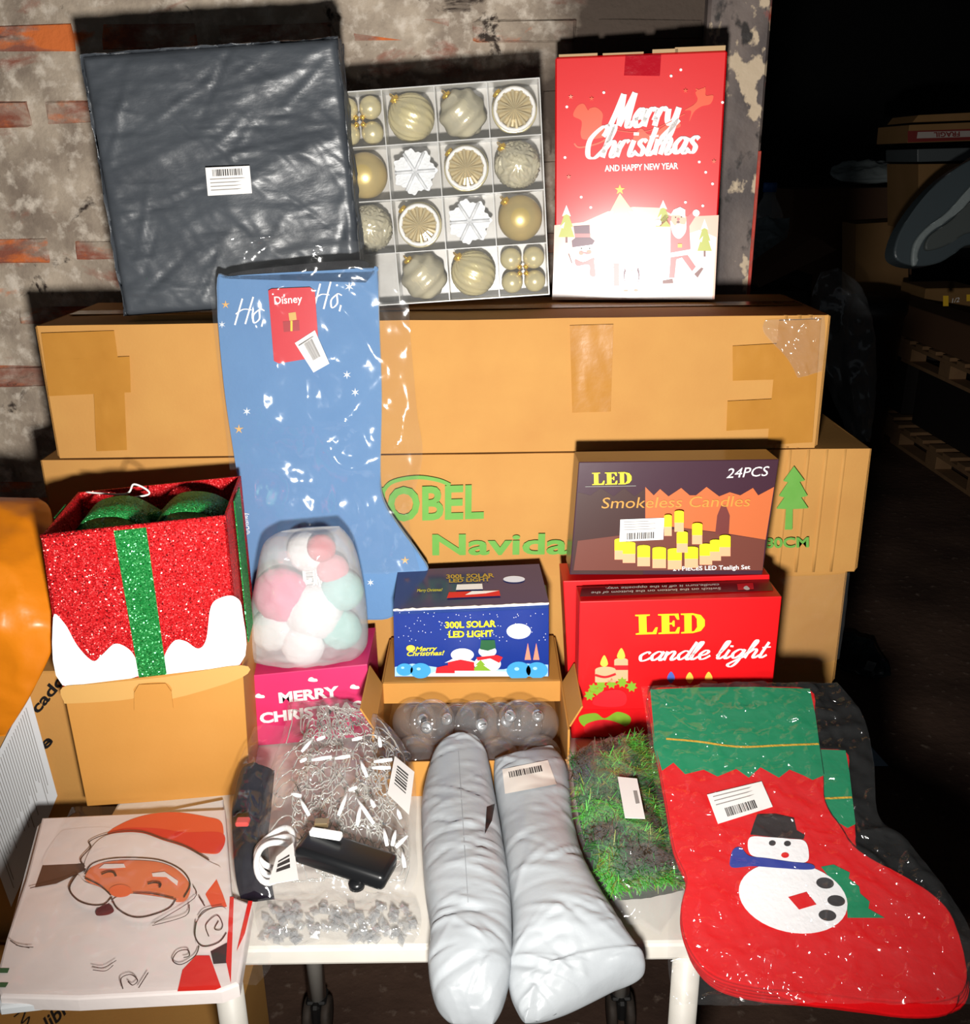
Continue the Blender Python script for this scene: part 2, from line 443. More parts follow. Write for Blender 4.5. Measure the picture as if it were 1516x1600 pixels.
def sticker(parent, F, quad, off=0.0008, bars=(0.1, 0.6, 0.62, 0.92), lines=3, name='label_sticker', mat=None, vertical=False, seed=1):
    """white barcode label: quad = TL, TR, BR, BL in photo px; bars=(u0,u1,v0,v1) with v up"""
    rnd = random.Random(seed)
    q = [Vector(F.px(p, -off)) for p in quad]
    def at(u, v): a = q[3].lerp(q[2], u); b = q[0].lerp(q[1], u); return a.lerp(b, v)
    vs, fs = [], []
    bm = bmesh.new()
    ring = []
    for k, (u, v) in enumerate(((0, 0), (1, 0), (1, 1), (0, 1))):
        ring.append(bm.verts.new((at(u, v).x, -off, at(u, v).y)))
    f = bm.faces.new(ring)
    g = bmesh.ops.extrude_face_region(bm, geom=[f])
    for v in [e for e in g['geom'] if isinstance(e, bmesh.types.BMVert)]: v.co.y -= 0.0004
    o = bobj(name, bm, mat or LABEL, parent)
    P = Print(F, off + 0.0007)
    u0, u1, v0, v1 = bars
    if vertical:
        v = v0
        while v < v1:
            t = (v1 - v0) * rnd.choice((.015, .03, .045)); P.local([tuple(at(u0, v)), tuple(at(u1, v)), tuple(at(u1, min(v + t, v1))), tuple(at(u0, min(v + t, v1)))], INK); P.k = 0
            v += t + (v1 - v0) * rnd.choice((.015, .03))
    else:
        u = u0
        while u < u1:
            t = (u1 - u0) * rnd.choice((.015, .03, .045)); P.local([tuple(at(u, v0)), tuple(at(min(u + t, u1), v0)), tuple(at(min(u + t, u1), v1)), tuple(at(u, v1))], INK); P.k = 0
            u += t + (u1 - u0) * rnd.choice((.015, .03))
    P.done('barcode', o)
    P = Print(F, off + 0.0007)
    for k in range(lines):
        if vertical: 
            uu = u1 + 0.08 + (0.92 - u1 - 0.08) * (k / max(lines, 1)); P.local([tuple(at(uu, .1)), tuple(at(uu + .03, .1)), tuple(at(uu + .03, rnd.uniform(.6, .9))), tuple(at(uu, .8))], INKG)
        else:
            top = v0 - 0.08 if v0 > 0.4 else 0.9; span = (v0 - 0.16) if v0 > 0.4 else (0.9 - v1 - 0.05)
            vv = top - span * (k / max(lines, 1)); P.local([tuple(at(.08, vv - .035)), tuple(at(rnd.uniform(.45, .9), vv - .035)), tuple(at(.8, vv)), tuple(at(.08, vv))], INKG)
        P.k = 0
    P.done('small_print', o)
    return o

# ------------------------------------------------------------------ pillow / film lofts from photo outlines
def ridged(p, f, oct=3):
    v = 0; a = 1.0
    for _ in range(oct):
        v += a * (1 - abs(noise.noise(p * f))) ** 4; f *= 2.1; a *= 0.5
    return v
def loft(name, rows, m, parent=None, place=None, nrm=Vector((0, 0, 1)), nu=40, nv=70, wr=0.004, wf=14, seed=0, power=0.6, bottom=True, stretch=(1, 1, 1), sharp=3, creases=0, cw_=.004, chh=.004):
    """rows: (L px, R px, key, half thickness up, half thickness down). key goes to place(px, key)."""
    A = [place(r[0], r[2]) for r in rows]; B = [place(r[1], r[2]) for r in rows]
    per = max(2, nv // (len(rows) - 1))
    Ls = cat_rom(A, per); Rs = cat_rom(B, per)
    tu = cat_rom([(r[3], r[4], 0) for r in rows], per)
    n = len(Ls); vs, fs = [], []
    ring = 2 * nu if bottom else nu + 1
    off = Vector((seed * 3.7, seed * 1.3, seed * 2.1))
    CR_ = []
    rc = random.Random(seed)
    for _ in range(creases):
        i = rc.randrange(n); p = Ls[i].lerp(Rs[i], rc.uniform(.02, .98)); ax_ = (Rs[i] - Ls[i]).normalized(); ay_ = nrm.cross(ax_)
        g = rc.gauss(0, .55); dr = ax_ * cos(g) + ay_ * sin(g); CR_.append((p, dr, nrm.cross(dr), rc.uniform(.02, .10), rc.uniform(.5, 1.3) * cw_, rc.choice((1, 1, -1)) * rc.uniform(.3, 1) * chh))
    for i in range(n):
        c = (Ls[i] + Rs[i]) / 2; h = (Rs[i] - Ls[i]) / 2
        endk = min(i, n - 1 - i) / max(1, n * 0.06); endk = min(1, endk) ** 0.5 if bottom else 1
        for k in range(ring):
            if bottom:
                g = pi * k / nu; s = -cos(g); up_ = k <= nu
            else: s = -1 + 2 * k / nu; up_ = True
            prof = max(0, 1 - s * s) ** power
            t = (tu[i].x if up_ else -tu[i].y) * prof * endk
            p = c + h * s + nrm * t
            q = Vector((p.x * stretch[0], p.y * stretch[1], p.z * stretch[2])) + off
            d = (ridged(q, wf, sharp) - 0.75) * wr * (0.35 + 0.65 * prof) * endk
            if up_:
                for cp, dr, dn_, ln, wd, hh in CR_:
                    e = p - cp; a_ = abs(e.dot(dr))
                    if a_ < ln:
                        b_ = abs(e.dot(dn_))
                        if b_ < wd * 3: d += hh * (1 - a_ / ln) * max(0, 1 - b_ / (wd * 3)) ** 1.6
            vs.append(p + nrm * (d if up_ else -d * 0.3))
    for i in range(n - 1):
        for k in range(ring if bottom else nu):
            k2 = (k + 1) % ring
            fs.append((i * ring + k, i * ring + k2, (i + 1) * ring + k2, (i + 1) * ring + k))
    if bottom:
        fs.append(tuple(range(ring - 1, -1, -1))); fs.append(tuple((n - 1) * ring + k for k in range(ring)))
    if parent is not None:
        inv = parent.matrix_world.inverted(); vs = [inv @ v for v in vs]
    return mesh(name, vs, fs, m, parent, True)
def in_frame(F):
    """place() for lofts lying in a face frame: key = offset in front of the face"""
    def f(p, off):
        x, z = F.px(p, -off); return F.m @ Vector((x, -off, z))
    return f
def slab(name, outline, F, thick, m, parent, bev=0.004, off=0.0, curve=True, n=5, puff=0.0):
    """flat cloth shape: outline (photo px) on the face plane, given thickness behind it"""
    pts = [F.px(p, -off) for p in outline]
    if curve: pts = [(v.x, v.y) for v in cat_rom([(a, b, 0) for a, b in pts], n, True)]
    bm = bmesh.new()
    f = bm.faces.new([bm.verts.new((x, -off, z)) for x, z in pts])
    f.normal_update()
    if f.normal.y > 0: f.normal_flip()
    g = bmesh.ops.extrude_face_region(bm, geom=[f])
    for v in [e for e in g['geom'] if isinstance(e, bmesh.types.BMVert)]: v.co.y += thick
    if bev > 0:
        es = [e for e in bm.edges if all(abs(v.co.y + off) < 1e-6 for v in e.verts)]
        try: bmesh.ops.bevel(bm, geom=es, offset=bev, segments=2, affect='EDGES', profile=0.5)
        except Exception: pass
    return bobj(name, bm, m, parent)
def crop(x0, y0, s): return lambda *pts: [(x0 + a * s, y0 + b * s) for a, b in pts]
def c1(x0, y0, s): return lambda a, b: (x0 + a * s, y0 + b * s)

# ================================================================== THE SETTING
WALL_Y = 2.13
JAMB_X = 0.575
def wall_mat(name='worn_plaster', o1=.63, o2=.70, r1=.60, r2=.70):
    m, nt, out = new_mat(name)
    pos = N(nt, 'ShaderNodeNewGeometry').outputs['Position']
    b = N(nt, 'ShaderNodeBsdfPrincipled'); b.inputs['Roughness'].default_value = 0.9; b.inputs['Specular IOR Level'].default_value = 0.15
    def nz(scale, detail=6, st=(1, 1, 1), dist=0.0, rough=0.6):
        mp = N(nt, 'ShaderNodeMapping'); mp.inputs['Scale'].default_value = st
        nt.links.new(pos, mp.inputs[0])
        n = N(nt, 'ShaderNodeTexNoise'); n.inputs['Scale'].default_value = scale; n.inputs['Detail'].default_value = detail; n.inputs['Distortion'].default_value = dist; n.inputs['Roughness'].default_value = rough
        nt.links.new(mp.outputs[0], n.inputs['Vector']); return n.outputs['Fac']
    def ramp(fac, a, b_):
        r = N(nt, 'ShaderNodeMapRange'); r.inputs[1].default_value = a; r.inputs[2].default_value = b_
        nt.links.new(fac, r.inputs[0]); return r.outputs[0]
    def mix(f, c_a, c_b):
        x = N(nt, 'ShaderNodeMix', data_type='RGBA')
        nt.links.new(f, x.inputs[0])
        for i, c in ((6, c_a), (7, c_b)):
            if isinstance(c, str): x.inputs[i].default_value = lin(c)
            else: nt.links.new(c, x.inputs[i])
        return x.outputs[2]
    base = mix(ramp(nz(7, 8), .38, .62), '87796c', 'b9aa98')
    base = mix(ramp(nz(30, 6), .5, .68), base, 'd3c7b8')
    base = mix(ramp(nz(5, 7, (1, 1, 2.2), .4), r1, r2), base, '8d5545')
    base = mix(ramp(nz(4.2, 9, (1, 1, 2.6), .3), o1, o2), base, 'd2703a')
    base = mix(ramp(nz(11, 9, dist=.8), .60, .66), base, '3c332e')
    sx = N(nt, 'ShaderNodeSeparateXYZ'); nt.links.new(pos, sx.inputs[0])
    ad = N(nt, 'ShaderNodeMath', operation='MULTIPLY_ADD'); nt.links.new(nz(6, 5), ad.inputs[0]); ad.inputs[1].default_value = 0.25; nt.links.new(sx.outputs[0], ad.inputs[2])
    base = mix(ramp(ad.outputs[0], .20, .30), base, '4a4039')      # old dark paint beside the doorway
    nt.links.new(base, b.inputs['Base Color'])
    bp = N(nt, 'ShaderNodeBump'); bp.inputs['Strength'].default_value = 0.9; bp.inputs['Distance'].default_value = 0.006
    nt.links.new(nz(38, 9), bp.inputs['Height']); nt.links.new(bp.outputs[0], b.inputs['Normal'])
    nt.links.new(b.outputs[0], out.inputs[0])
    return m
WALLM = wall_mat()
BRICKM = wall_mat('worn_brick', .505, .60, .42, .58)
wall = struct(box('wall_back', (-3.2, JAMB_X - 0.03, WALL_Y, WALL_Y + 0.24, 0, 3.0), WALLM, None, 0.0))
bw, bh, sx_, sz_ = 0.225, 0.066, 0.250, 0.1365
brick_meshes = []
for k in range(8):
    bm = bmesh.new(); vs = bm_box(bm, -bw / 2, bw / 2, -0.012, 0.006, -bh / 2, bh / 2, 0.006)
    for v in bm.verts:
        v.co += Vector((random.uniform(-.006, .006), random.uniform(-.003, .003), random.uniform(-.004, .004)))
    me = bpy.data.meshes.new('brick'); bm.to_mesh(me); bm.free(); me.materials.append(BRICKM); brick_meshes.append(me)
z = 1.077; r = 0
while z < 2.75:
    x = -1.78 + (r % 2) * sx_ / 2
    while x < JAMB_X - 0.14:
        o = bpy.data.objects.new('brick', random.choice(brick_meshes)); col.objects.link(o); o.parent = wall
        o.location = (x, WALL_Y + random.uniform(0.005, 0.0115), z + random.uniform(-.006, .006)); o.scale = (random.uniform(.8, 1.0), 1, random.uniform(.6, 1.0)); o.rotation_euler = (0, random.uniform(-.012, .012), 0)
        x += sx_
    z += sz_; r += 1
def jamb_mat():
    m, nt, out = new_mat('flaking_jamb_paint')
    pos = N(nt, 'ShaderNodeNewGeometry').outputs['Position']
    b = N(nt, 'ShaderNodeBsdfPrincipled'); b.inputs['Roughness'].default_value = 0.6
    def nz(s, st, w=0):
        mp = N(nt, 'ShaderNodeMapping'); mp.inputs['Scale'].default_value = st; mp.inputs['Location'].default_value = (w, w, w); nt.links.new(pos, mp.inputs[0])
        n = N(nt, 'ShaderNodeTexNoise'); n.inputs['Scale'].default_value = s; n.inputs['Detail'].default_value = 7; nt.links.new(mp.outputs[0], n.inputs['Vector']); return n.outputs['Fac']
    def mix(f, a, z_, lo, hi):
        r = N(nt, 'ShaderNodeMapRange'); r.inputs[1].default_value = lo; r.inputs[2].default_value = hi; nt.links.new(f, r.inputs[0])
        x = N(nt, 'ShaderNodeMix', data_type='RGBA'); nt.links.new(r.outputs[0], x.inputs[0])
        for i, c in ((6, a), (7, z_)):
            if isinstance(c, str): x.inputs[i].default_value = lin(c)
            else: nt.links.new(c, x.inputs[i])
        return x.outputs[2]
    c = mix(nz(9, (1, 1, .6)), '4b4240', '6a5e58', .4, .6)
    c = mix(nz(14, (1, 1, .8), 3), c, 'b9a68c', .585, .61)
    c = mix(nz(8, (1, 1, .5), 9), c, 'a8392c', .62, .66)
    c = mix(nz(22, (1, 1, .7), 5), c, '231d1b', .6, .66)
    nt.links.new(c, b.inputs['Base Color'])
    bp = N(nt, 'ShaderNodeBump'); bp.inputs['Strength'].default_value = 0.7; bp.inputs['Distance'].default_value = 0.004
    nt.links.new(nz(24, (1, 1, 1)), bp.inputs['Height']); nt.links.new(bp.outputs[0], b.inputs['Normal'])
    nt.links.new(b.outputs[0], out.inputs[0]); return m
jamb = struct(box('trim_1', (JAMB_X - 0.125, JAMB_X, WALL_Y - 0.035, WALL_Y + 0.25, 0, 3.0), jamb_mat(), None, 0.006))
REDP = M('red_edge_paint', 'b8301e', 0.55, var=(40, .2), c2='8a3424', bump=(80, .5))
TEAL = M('teal_paint', '2f8f78', 0.6, var=(30, .2), c2='4a9a86')
box('red_paint_edge', (JAMB_X - 0.006, JAMB_X + 0.001, WALL_Y - 0.036, WALL_Y - 0.03, 0.4, 1.80), REDP, jamb, 0.001)
Fj = Face(frame(Vector((JAMB_X, WALL_Y - 0.035, 0))))
P = Print(Fj)
P.curve([(1158, 185), (1168, 180), (1172, 215), (1166, 245), (1150, 240), (1152, 205)], TEAL)
P.curve([(1164, 30), (1174, 20), (1176, 60), (1168, 76), (1162, 62)], REDP)
P.done('paint_smear', jamb)
def floor_mat():
    m, nt, out = new_mat('worn_concrete_floor')
    pos = N(nt, 'ShaderNodeNewGeometry').outputs['Position']
    b = N(nt, 'ShaderNodeBsdfPrincipled'); b.inputs['Roughness'].default_value = 0.85; b.inputs['Specular IOR Level'].default_value = 0.2
    n1 = N(nt, 'ShaderNodeTexNoise', i_Scale=2.2, i_Detail=9.0); nt.links.new(pos, n1.inputs['Vector'])
    n2 = N(nt, 'ShaderNodeTexNoise', i_Scale=26.0, i_Detail=6.0); nt.links.new(pos, n2.inputs['Vector'])
    x1 = N(nt, 'ShaderNodeMix', data_type='RGBA'); x1.inputs[6].default_value = lin('4a3830'); x1.inputs[7].default_value = lin('6a5245')
    r = N(nt, 'ShaderNodeMapRange'); r.inputs[1].default_value = .35; r.inputs[2].default_value = .65; nt.links.new(n1.outputs['Fac'], r.inputs[0]); nt.links.new(r.outputs[0], x1.inputs[0])
    x2 = N(nt, 'ShaderNodeMix', data_type='RGBA'); x2.inputs[7].default_value = lin('8a776a')
    r2 = N(nt, 'ShaderNodeMapRange'); r2.inputs[1].default_value = .62; r2.inputs[2].default_value = .74; nt.links.new(n2.outputs['Fac'], r2.inputs[0]); nt.links.new(r2.outputs[0], x2.inputs[0]); nt.links.new(x1.outputs[2], x2.inputs[6])
    nt.links.new(x2.outputs[2], b.inputs['Base Color'])
    bp = N(nt, 'ShaderNodeBump'); bp.inputs['Strength'].default_value = 0.5; bp.inputs['Distance'].default_value = 0.01
    nt.links.new(n2.outputs['Fac'], bp.inputs['Height']); nt.links.new(bp.outputs[0], b.inputs['Normal'])
    nt.links.new(b.outputs[0], out.inputs[0]); return m
struct(box('floor', (-6, 9, -4, 13, -0.1, 0), floor_mat(), None, 0))
DARKW = M('dark_shed_wall', '1a1b1b', 0.9, var=(1.5, .3), c2='141414', ws=True)
struct(box('wall_far', (-6, 9, 12.0, 12.2, 0, 5.0), DARKW, None, 0))
struct(box('wall_right', (8.5, 8.7, -4, 12, 0, 5.0), DARKW, None, 0))
struct(box('ceiling', (-6, 9, -4, 13, 5.0, 5.1), DARKW, None, 0))

# ================================================================== TABLE
TZ = 0.75
WPAINT = M('white_table_paint', 'e6e2da', 0.45, var=(20, .3), c2='dcd6cb')
RUBBER = M('black_rubber', '1b1a1a', 0.6)
WHEEL = M('caster_tyre', '3a322c', 0.7, var=(60, .2), c2='4b4038')
table = thing('folding_table', 'white rolling table with tube legs and black casters carrying the goods', 'table', T(-0.045, 1.06, 0))
bm = bmesh.new(); bm_box(bm, -0.60, 0.585, 0.0, 1.0, TZ - 0.032, TZ, 0.006, seg=2); bm_box(bm, -0.595, 0.58, 0.004, 0.99, TZ - 0.010, TZ - 0.006)
bobj('tabletop', bm, WPAINT, table)
box('apron', (-0.52, 0.5, 0.10, 0.13, TZ - 0.075, TZ - 0.032), WPAINT, table, 0.003)
for lx in (-0.335, 0.325):
    for ly in (0.012, 0.545):
        if ly < .1: lathe('leg', [(0.020, 0.085), (0.020, TZ - 0.03)], WPAINT, table, 20, Matrix.Translation((lx, ly, 0)))
        else: lathe('leg', [(0.020, 0.085), (0.020, TZ - 0.03)], WPAINT, table, 20, Matrix.Translation((lx, ly, 0)))
        ca = bpy.data.objects.new('caster', None); col.objects.link(ca); ca.parent = table; ca.location = (lx, ly, 0)
        # caster as one mesh part with tyres as sub-parts
        bpy.data.objects.remove(ca)
        bm = bmesh.new(); bm_box(bm, lx - .010, lx + .010, ly - .035, ly + .03, 0.035, 0.088, 0.006); bm_box(bm, lx - .022, lx + .022, ly - .022, ly + .022, 0.078, 0.088, 0.004)
        cs = bobj('caster', bm, RUBBER, table)
        for s in (-1, 1):
            lathe('tyre', [(0.012, -.009), (0.036, -.009), (0.040, -.005), (0.040, .005), (0.036, .009), (0.012, .009)], WHEEL, cs, 24,
                  Matrix.Translation((lx + s * 0.0195, ly - 0.008, 0.040)) @ Matrix.Rotation(pi / 2, 4, 'Y'))

# ================================================================== TREE CARTONS
GREENP = M('green_print', '5f9e3c', 0.7, var=(30, .25), c2='6ba647')
def carton(name, label, xl, xr, z0, z1, y0, d, seed, m=CARD, yaw=0.0):
    t = thing(name, label, 'cardboard box', T((xl + xr) / 2, y0, z0, radians(yaw)))
    w = xr - xl; h = z1 - z0
    bm = bmesh.new(); bm_box(bm, -w / 2, w / 2, 0, d, 0, h)
    bmesh.ops.subdivide_edges(bm, edges=bm.edges[:], cuts=14, use_grid_fill=True)
    for v in bm.verts:
        q = v.co * 5 + Vector((seed * 4, 0, 0)); k = noise.noise(q) * 0.0035
        edge = min(v.co.z, h - v.co.z) < .002
        v.co.y += k * (0.3 if edge else 1) * (1 if v.co.y < d / 2 else -1)
        v.co.z += noise.noise(q + Vector((9, 0, 0))) * 0.002 * (1 if v.co.z > h / 2 else 0)
    o = bobj('box_body', bm, m, t); smooth_by_angle(o, 50)
    return t, w, h
t3, w3, h3 = carton('tree_carton', 'plain long cardboard carton at the bottom of the stack of three', -0.80, 0.722, TZ, 1.006, 1.765, 0.29, 1)
t2, w2, h2 = carton('tree_carton', 'long cardboard carton printed with green lettering and a green fir tree', -0.845, 0.737, 1.007, 1.262, 1.76, 0.30, 2)
t1, w1, h1 = carton('tree_carton', 'long cardboard carton sealed with brown tape on top of the stack', -0.812, 0.632, 1.264, 1.516, 1.765, 0.30, 3)
for t in (t1, t2, t3): t['group'] = 'stacked tree cartons'
# end flaps standing out at the carton ends, with corrugated folds
for t, w, h in ((t1, w1, h1), (t2, w2, h2), (t3, w3, h3)):
    for s in (-1, 1):
        bm = bmesh.new()
        for k in range(3):
            vs = bm_box(bm, s * (w / 2 + .001 + .004 * k) - .0015, s * (w / 2 + .001 + .004 * k) + .0015, .002 + .006 * k, .285 - .01 * k, .001, h - .002 * k, .0008)
            for v in vs: v.co.x += noise.noise(v.co * 9) * .003
        bobj('end_flap', bm, CARDE, t)
for t, w, h, xs in ((t2, w2, h2, (.55, .585, .62, .655, .69)), (t1, w1, h1, (.555, .58, .60))):
    bm = bmesh.new()
    for k, x in enumerate(xs):
        lx = x - t.location.x
        v, f = tube_data([(lx + noise.noise(Vector((k, j, 0))) * .004, .004, h * j / 6) for j in range(7)], .005, 6)
        vv = [bm.verts.new(c) for c in v]
        for q in f: bm.faces.new([vv[i] for i in q])
    bobj('crease', bm, CARD, t, True)
def tape(t, quad, m=TAPE, off=0.004):
    F = Face(t.matrix_world); bm = bmesh.new()
    n = 10; g = []
    q = [Vector(F.px(p)) for p in quad]
    for i in range(n + 1):
        row = []
        for j in range(n + 1):
            a = q[0].lerp(q[1], j / n); b = q[3].lerp(q[2], j / n); c = a.lerp(b, i / n)
            row.append(bm.verts.new((c.x, -off - 0.0012 * ridged(Vector((c.x * 2, 0, c.y)), 12), c.y)))
        g.append(row)
    for i in range(n):
        for j in range(n): bm.faces.new((g[i][j], g[i][j + 1], g[i + 1][j + 1], g[i + 1][j]))
    return bobj('packing_tape', bm, m, t, True)
bpy.context.view_layer.update()
tape(t1, [(66, 520), (180, 516), (186, 560), (72, 566)])
tape(t1, [(72, 562), (204, 556), (206, 612), (78, 618)])
tape(t1, [(148, 614), (196, 612), (200, 702), (152, 704)])
tape(t1, [(890, 508), (958, 506), (954, 642), (894, 644)])
tape(t1, [(1144, 540), (1218, 536), (1216, 592), (1144, 594)])
tape(t1, [(1136, 626), (1214, 622), (1210, 668), (1134, 672)])
tape(t1, [(1216, 500), (1282, 498), (1268, 690), (1198, 694)])
# tape along the top seam
bm = bmesh.new(); bm_box(bm, -w1 / 2 + .01, w1 / 2 - .01, .12, .17, h1 + .0015, h1 + .0028); bobj('packing_tape', bm, TAPE, t1)
F2 = Face(t2.matrix_world); P = Print(F2, 0.0085)
P.stroke([(596, 772), (612, 752), (650, 744), (684, 748), (704, 756)], 6, GREENP)
P.text('NOBEL', (560, 812), (756, 806), 50, GREENP, bold=0.03)
P.text('Navidad', (676, 864), (922, 862), 31, GREENP, bold=0.025)
P.done('green_lettering', t2)
P = Print(F2, 0.0085)
c = c1(1140, 400, .3126)
P.poly([c(*q) for q in ((270, 1360), (308, 1360), (310, 1258), (388, 1254), (352, 1200), (384, 1192), (344, 1122), (370, 1116), (316, 1044), (262, 1118), (286, 1124), (240, 1192), (268, 1200), (228, 1256), (276, 1258))], GREENP)
P.text('1.80CM', (1178, 854), (1262, 852), 15, GREENP, bold=0.03)
P.done('fir_tree_print', t2)
# corner of loose stretch film on the top carton
loft('stretch_film', [((1196, 500), (1288, 494), .008, .006, .002), ((1194, 520), (1290, 512), .01, .008, .002), ((1230, 560), (1288, 552), .008, .005, .002), ((1246, 590), (1284, 580), .006, .004, .002)],
     FILMH, t1, in_frame(Face(t1.matrix_world)), Vector((0, -1, 0)), 24, 30, .008, 22, 3, bottom=False)
loft('stretch_film', [((1216, 900), (1328, 894), .006, .006, .002), ((1216, 960), (1322, 955), .008, .008, .002), ((1218, 1040), (1312, 1030), .006, .006, .002)],
     FILM, t3, in_frame(Face(t3.matrix_world)), Vector((0, -1, 0)), 24, 30, .007, 16, 5, bottom=False)

# ================================================================== THINGS ON TOP OF THE CARTONS
TOPZ = 1.518
BLACKPOLY = M('black_poly', '4a4f55', 0.38, spec=0.7, bump=(26, 0.35, 0.004), stretch=(1, 1, 2.2), var=(4, .3), c2='3c4046')
mb, wb, hb = fit((190, 495), (562, 468), (130, 85), (533, 58), z=TOPZ+.007, yaw=0, lean=3.5)
bag = thing('mailer_bag', 'large black poly bag parcel leaning on the brick wall', 'parcel', mb)
bm = bmesh.new(); bm_box(bm, -wb / 2, wb / 2, 0, .075, .0, hb)
bmesh.ops.subdivide_edges(bm, edges=bm.edges[:], cuts=84, use_grid_fill=True)
rc = random.Random(5); BCR = []
for _ in range(120):
    g_ = rc.choice((rc.gauss(.12, .2), rc.gauss(.12, .2), rc.gauss(-.7, .3), rc.gauss(.9, .3))); BCR.append((rc.uniform(-wb / 2, wb / 2), rc.uniform(0, hb), cos(g_), sin(g_), rc.uniform(.03, .16), rc.uniform(.003, .010), rc.choice((1, -1)) * rc.uniform(.0008, .0035)))
for v in bm.verts:
    p = v.co
    e = min(p.x + wb / 2, wb / 2 - p.x, p.z, hb - p.z)
    if p.y < .001:
        q = Vector((p.x, p.z * 2.6 - p.x * .35, 1.7))
        d = (ridged(q, 2.4, 3) - 0.55) * .010 + (ridged(Vector((p.x * 1.5 + p.z, p.z * .7, 8)), 8, 3) - .55) * .004 + noise.noise(Vector((p.x * 5, p.z * 9, 3))) * .004
        d *= .55
        for cx_, cz_, c_x, c_z, ln, wd, hh in BCR:
            ex_, ez_ = p.x - cx_, p.z - cz_; a_ = abs(ex_ * c_x + ez_ * c_z)
            if a_ < ln:
                b_ = abs(-ex_ * c_z + ez_ * c_x)
                if b_ < wd: d += hh * (1 - a_ / ln) * (1 - b_ / wd)
        r = min(1, e / .012); p.y += (1 - sqrt(max(0, r * (2 - r)))) * .012 - d * min(1, e / .02)
    else:
        k = (ridged(Vector((p.x, p.z, p.y * 3)), 9) - .7) * .004
        if abs(p.x) > wb / 2 - .001: p.x += k * (1 if p.x > 0 else -1)
        if p.z > hb - .001: p.z += k
bobj('wrapping', bm, BLACKPOLY, bag, True)
Fb = Face(mb)
sticker(bag, Fb, [(321, 262), (390, 259), (394, 302), (325, 306)], off=.013, bars=(.15, .82, .68, .92), lines=4, seed=2)

# ---- clear tray of ornaments
mo, wo, ho = fit((538, 480), (855, 462), (523, 146), (848, 119), z=TOPZ+.008, yaw=-1, lean=4)
tray = thing('ornament_box', 'clear plastic gift box with sixteen compartments of gold and white ornaments', 'ornament box', mo)
TRAYM = M('silver_plastic_tray', 'cfccc6', 0.25, spec=0.7, var=(30, .3), c2='b9b5ae')
EDGEM = M('clear_plastic_edge', 'f1f1ee', 0.25, spec=0.8, alpha=0.75)
D = 0.075
box('backing', (-wo / 2, wo / 2, D - .003, D, 0, ho), TRAYM, tray, 0)
def bar(nm, a): box(nm, a, EDGEM, tray, 0)
bar('tray_wall', (-wo / 2, wo / 2, 0, D, 0, .002)); bar('tray_wall', (-wo / 2, wo / 2, 0, D, ho - .002, ho))
bar('tray_wall', (-wo / 2, -wo / 2 + .002, 0, D, 0, ho)); bar('tray_wall', (wo / 2 - .002, wo / 2, 0, D, 0, ho))
cw, ch_ = wo / 4, ho / 4
for k in (1, 2, 3):
    bar('divider', (-wo / 2 + k * cw - .0008, -wo / 2 + k * cw + .0008, .004, D - .003, .002, ho - .002))
    bar('divider', (-wo / 2 + .002, wo / 2 - .002, .0045, D - .0035, k * ch_ - .0008, k * ch_ + .0008))
LID = film_mat('tray_lid_film', haze=0.03, rough=0.05, base=0.05, bump=(9, 0.25, 0.006))
box('lid', (-wo / 2, wo / 2, -.0012, -.0004, 0, ho), LID, tray, 0)
GOLDM = M('matte_gold', 'dcc68a', 0.34, metal=0.4, var=(15, .3), c2='cdb678')
CHAMP = M('champagne_gold', 'e4d8aa', 0.26, metal=0.4)
SILV = M('silver_gold_foil', 'd8d0b4', 0.2, metal=0.35, spec=.9)
CAPG = M('gold_cap', 'd9b02e', 0.25, metal=.6)
SNOWW = M('white_glitter_plastic', 'e6e8ea', 0.45, bump=(220, .6))
CLEARG = M('clear_champagne_plastic', 'cdbd93', 0.14, metal=0.25, spec=.9)
RINGW = M('white_ring', 'f2f0ec', 0.4, bump=(240, .5))
def ball_data(r, fn, nu=64, nv=32):
    vs, fs = [Vector((0, 0, -r * fn(0, 0)))], []
    for j in range(1, nv):
        th = pi * j / nv
        for i in range(nu):
            ph = 2 * pi * i / nu; rr = r * fn(th, ph)
            vs.append(Vector((rr * sin(th) * cos(ph), rr * sin(th) * sin(ph), -rr * cos(th))))
    vs.append(Vector((0, 0, r * fn(pi, 0))))
    for i in range(nu): fs.append((0, 1 + (i + 1) % nu, 1 + i))
    for j in range(nv - 2):
        for i in range(nu):
            a = 1 + j * nu + i; b = 1 + j * nu + (i + 1) % nu; fs.append((a, b, b + nu, a + nu))
    L = len(vs) - 1
    for i in range(nu): fs.append((L, 1 + (nv - 2) * nu + i, 1 + (nv - 2) * nu + (i + 1) % nu))
    return vs, fs
stars = [Vector((random.gauss(0, 1), random.gauss(0, 1), random.gauss(0, 1))).normalized() for _ in range(34)]
def starfn(th, ph):
    d = Vector((sin(th) * cos(ph), sin(th) * sin(ph), -cos(th)))
    s = max(stars, key=lambda q: q.dot(d)); a = s.orthogonal().normalized(); b = s.cross(a)
    ang = math.atan2(d.dot(b), d.dot(a)); di = math.acos(max(-1, min(1, s.dot(d))))
    return 1 + .07 * cos(10 * ang) * min(1, di * 4) - .05 * di
BALL = {
 'ribbed': (ball_data(1, lambda t, p: 1 + .035 * cos(16 * (p + .5 * t))), CHAMP),
 'rope': (ball_data(1, lambda t, p: 1 + .05 * cos(9 * t) + .035 * cos(46 * p + 3 * t), 96, 44), SILV),
 'matte': (ball_data(1, lambda t, p: 1.0, 40, 20), GOLDM),
 'star': (ball_data(1, starfn, 90, 44), SILV),
}
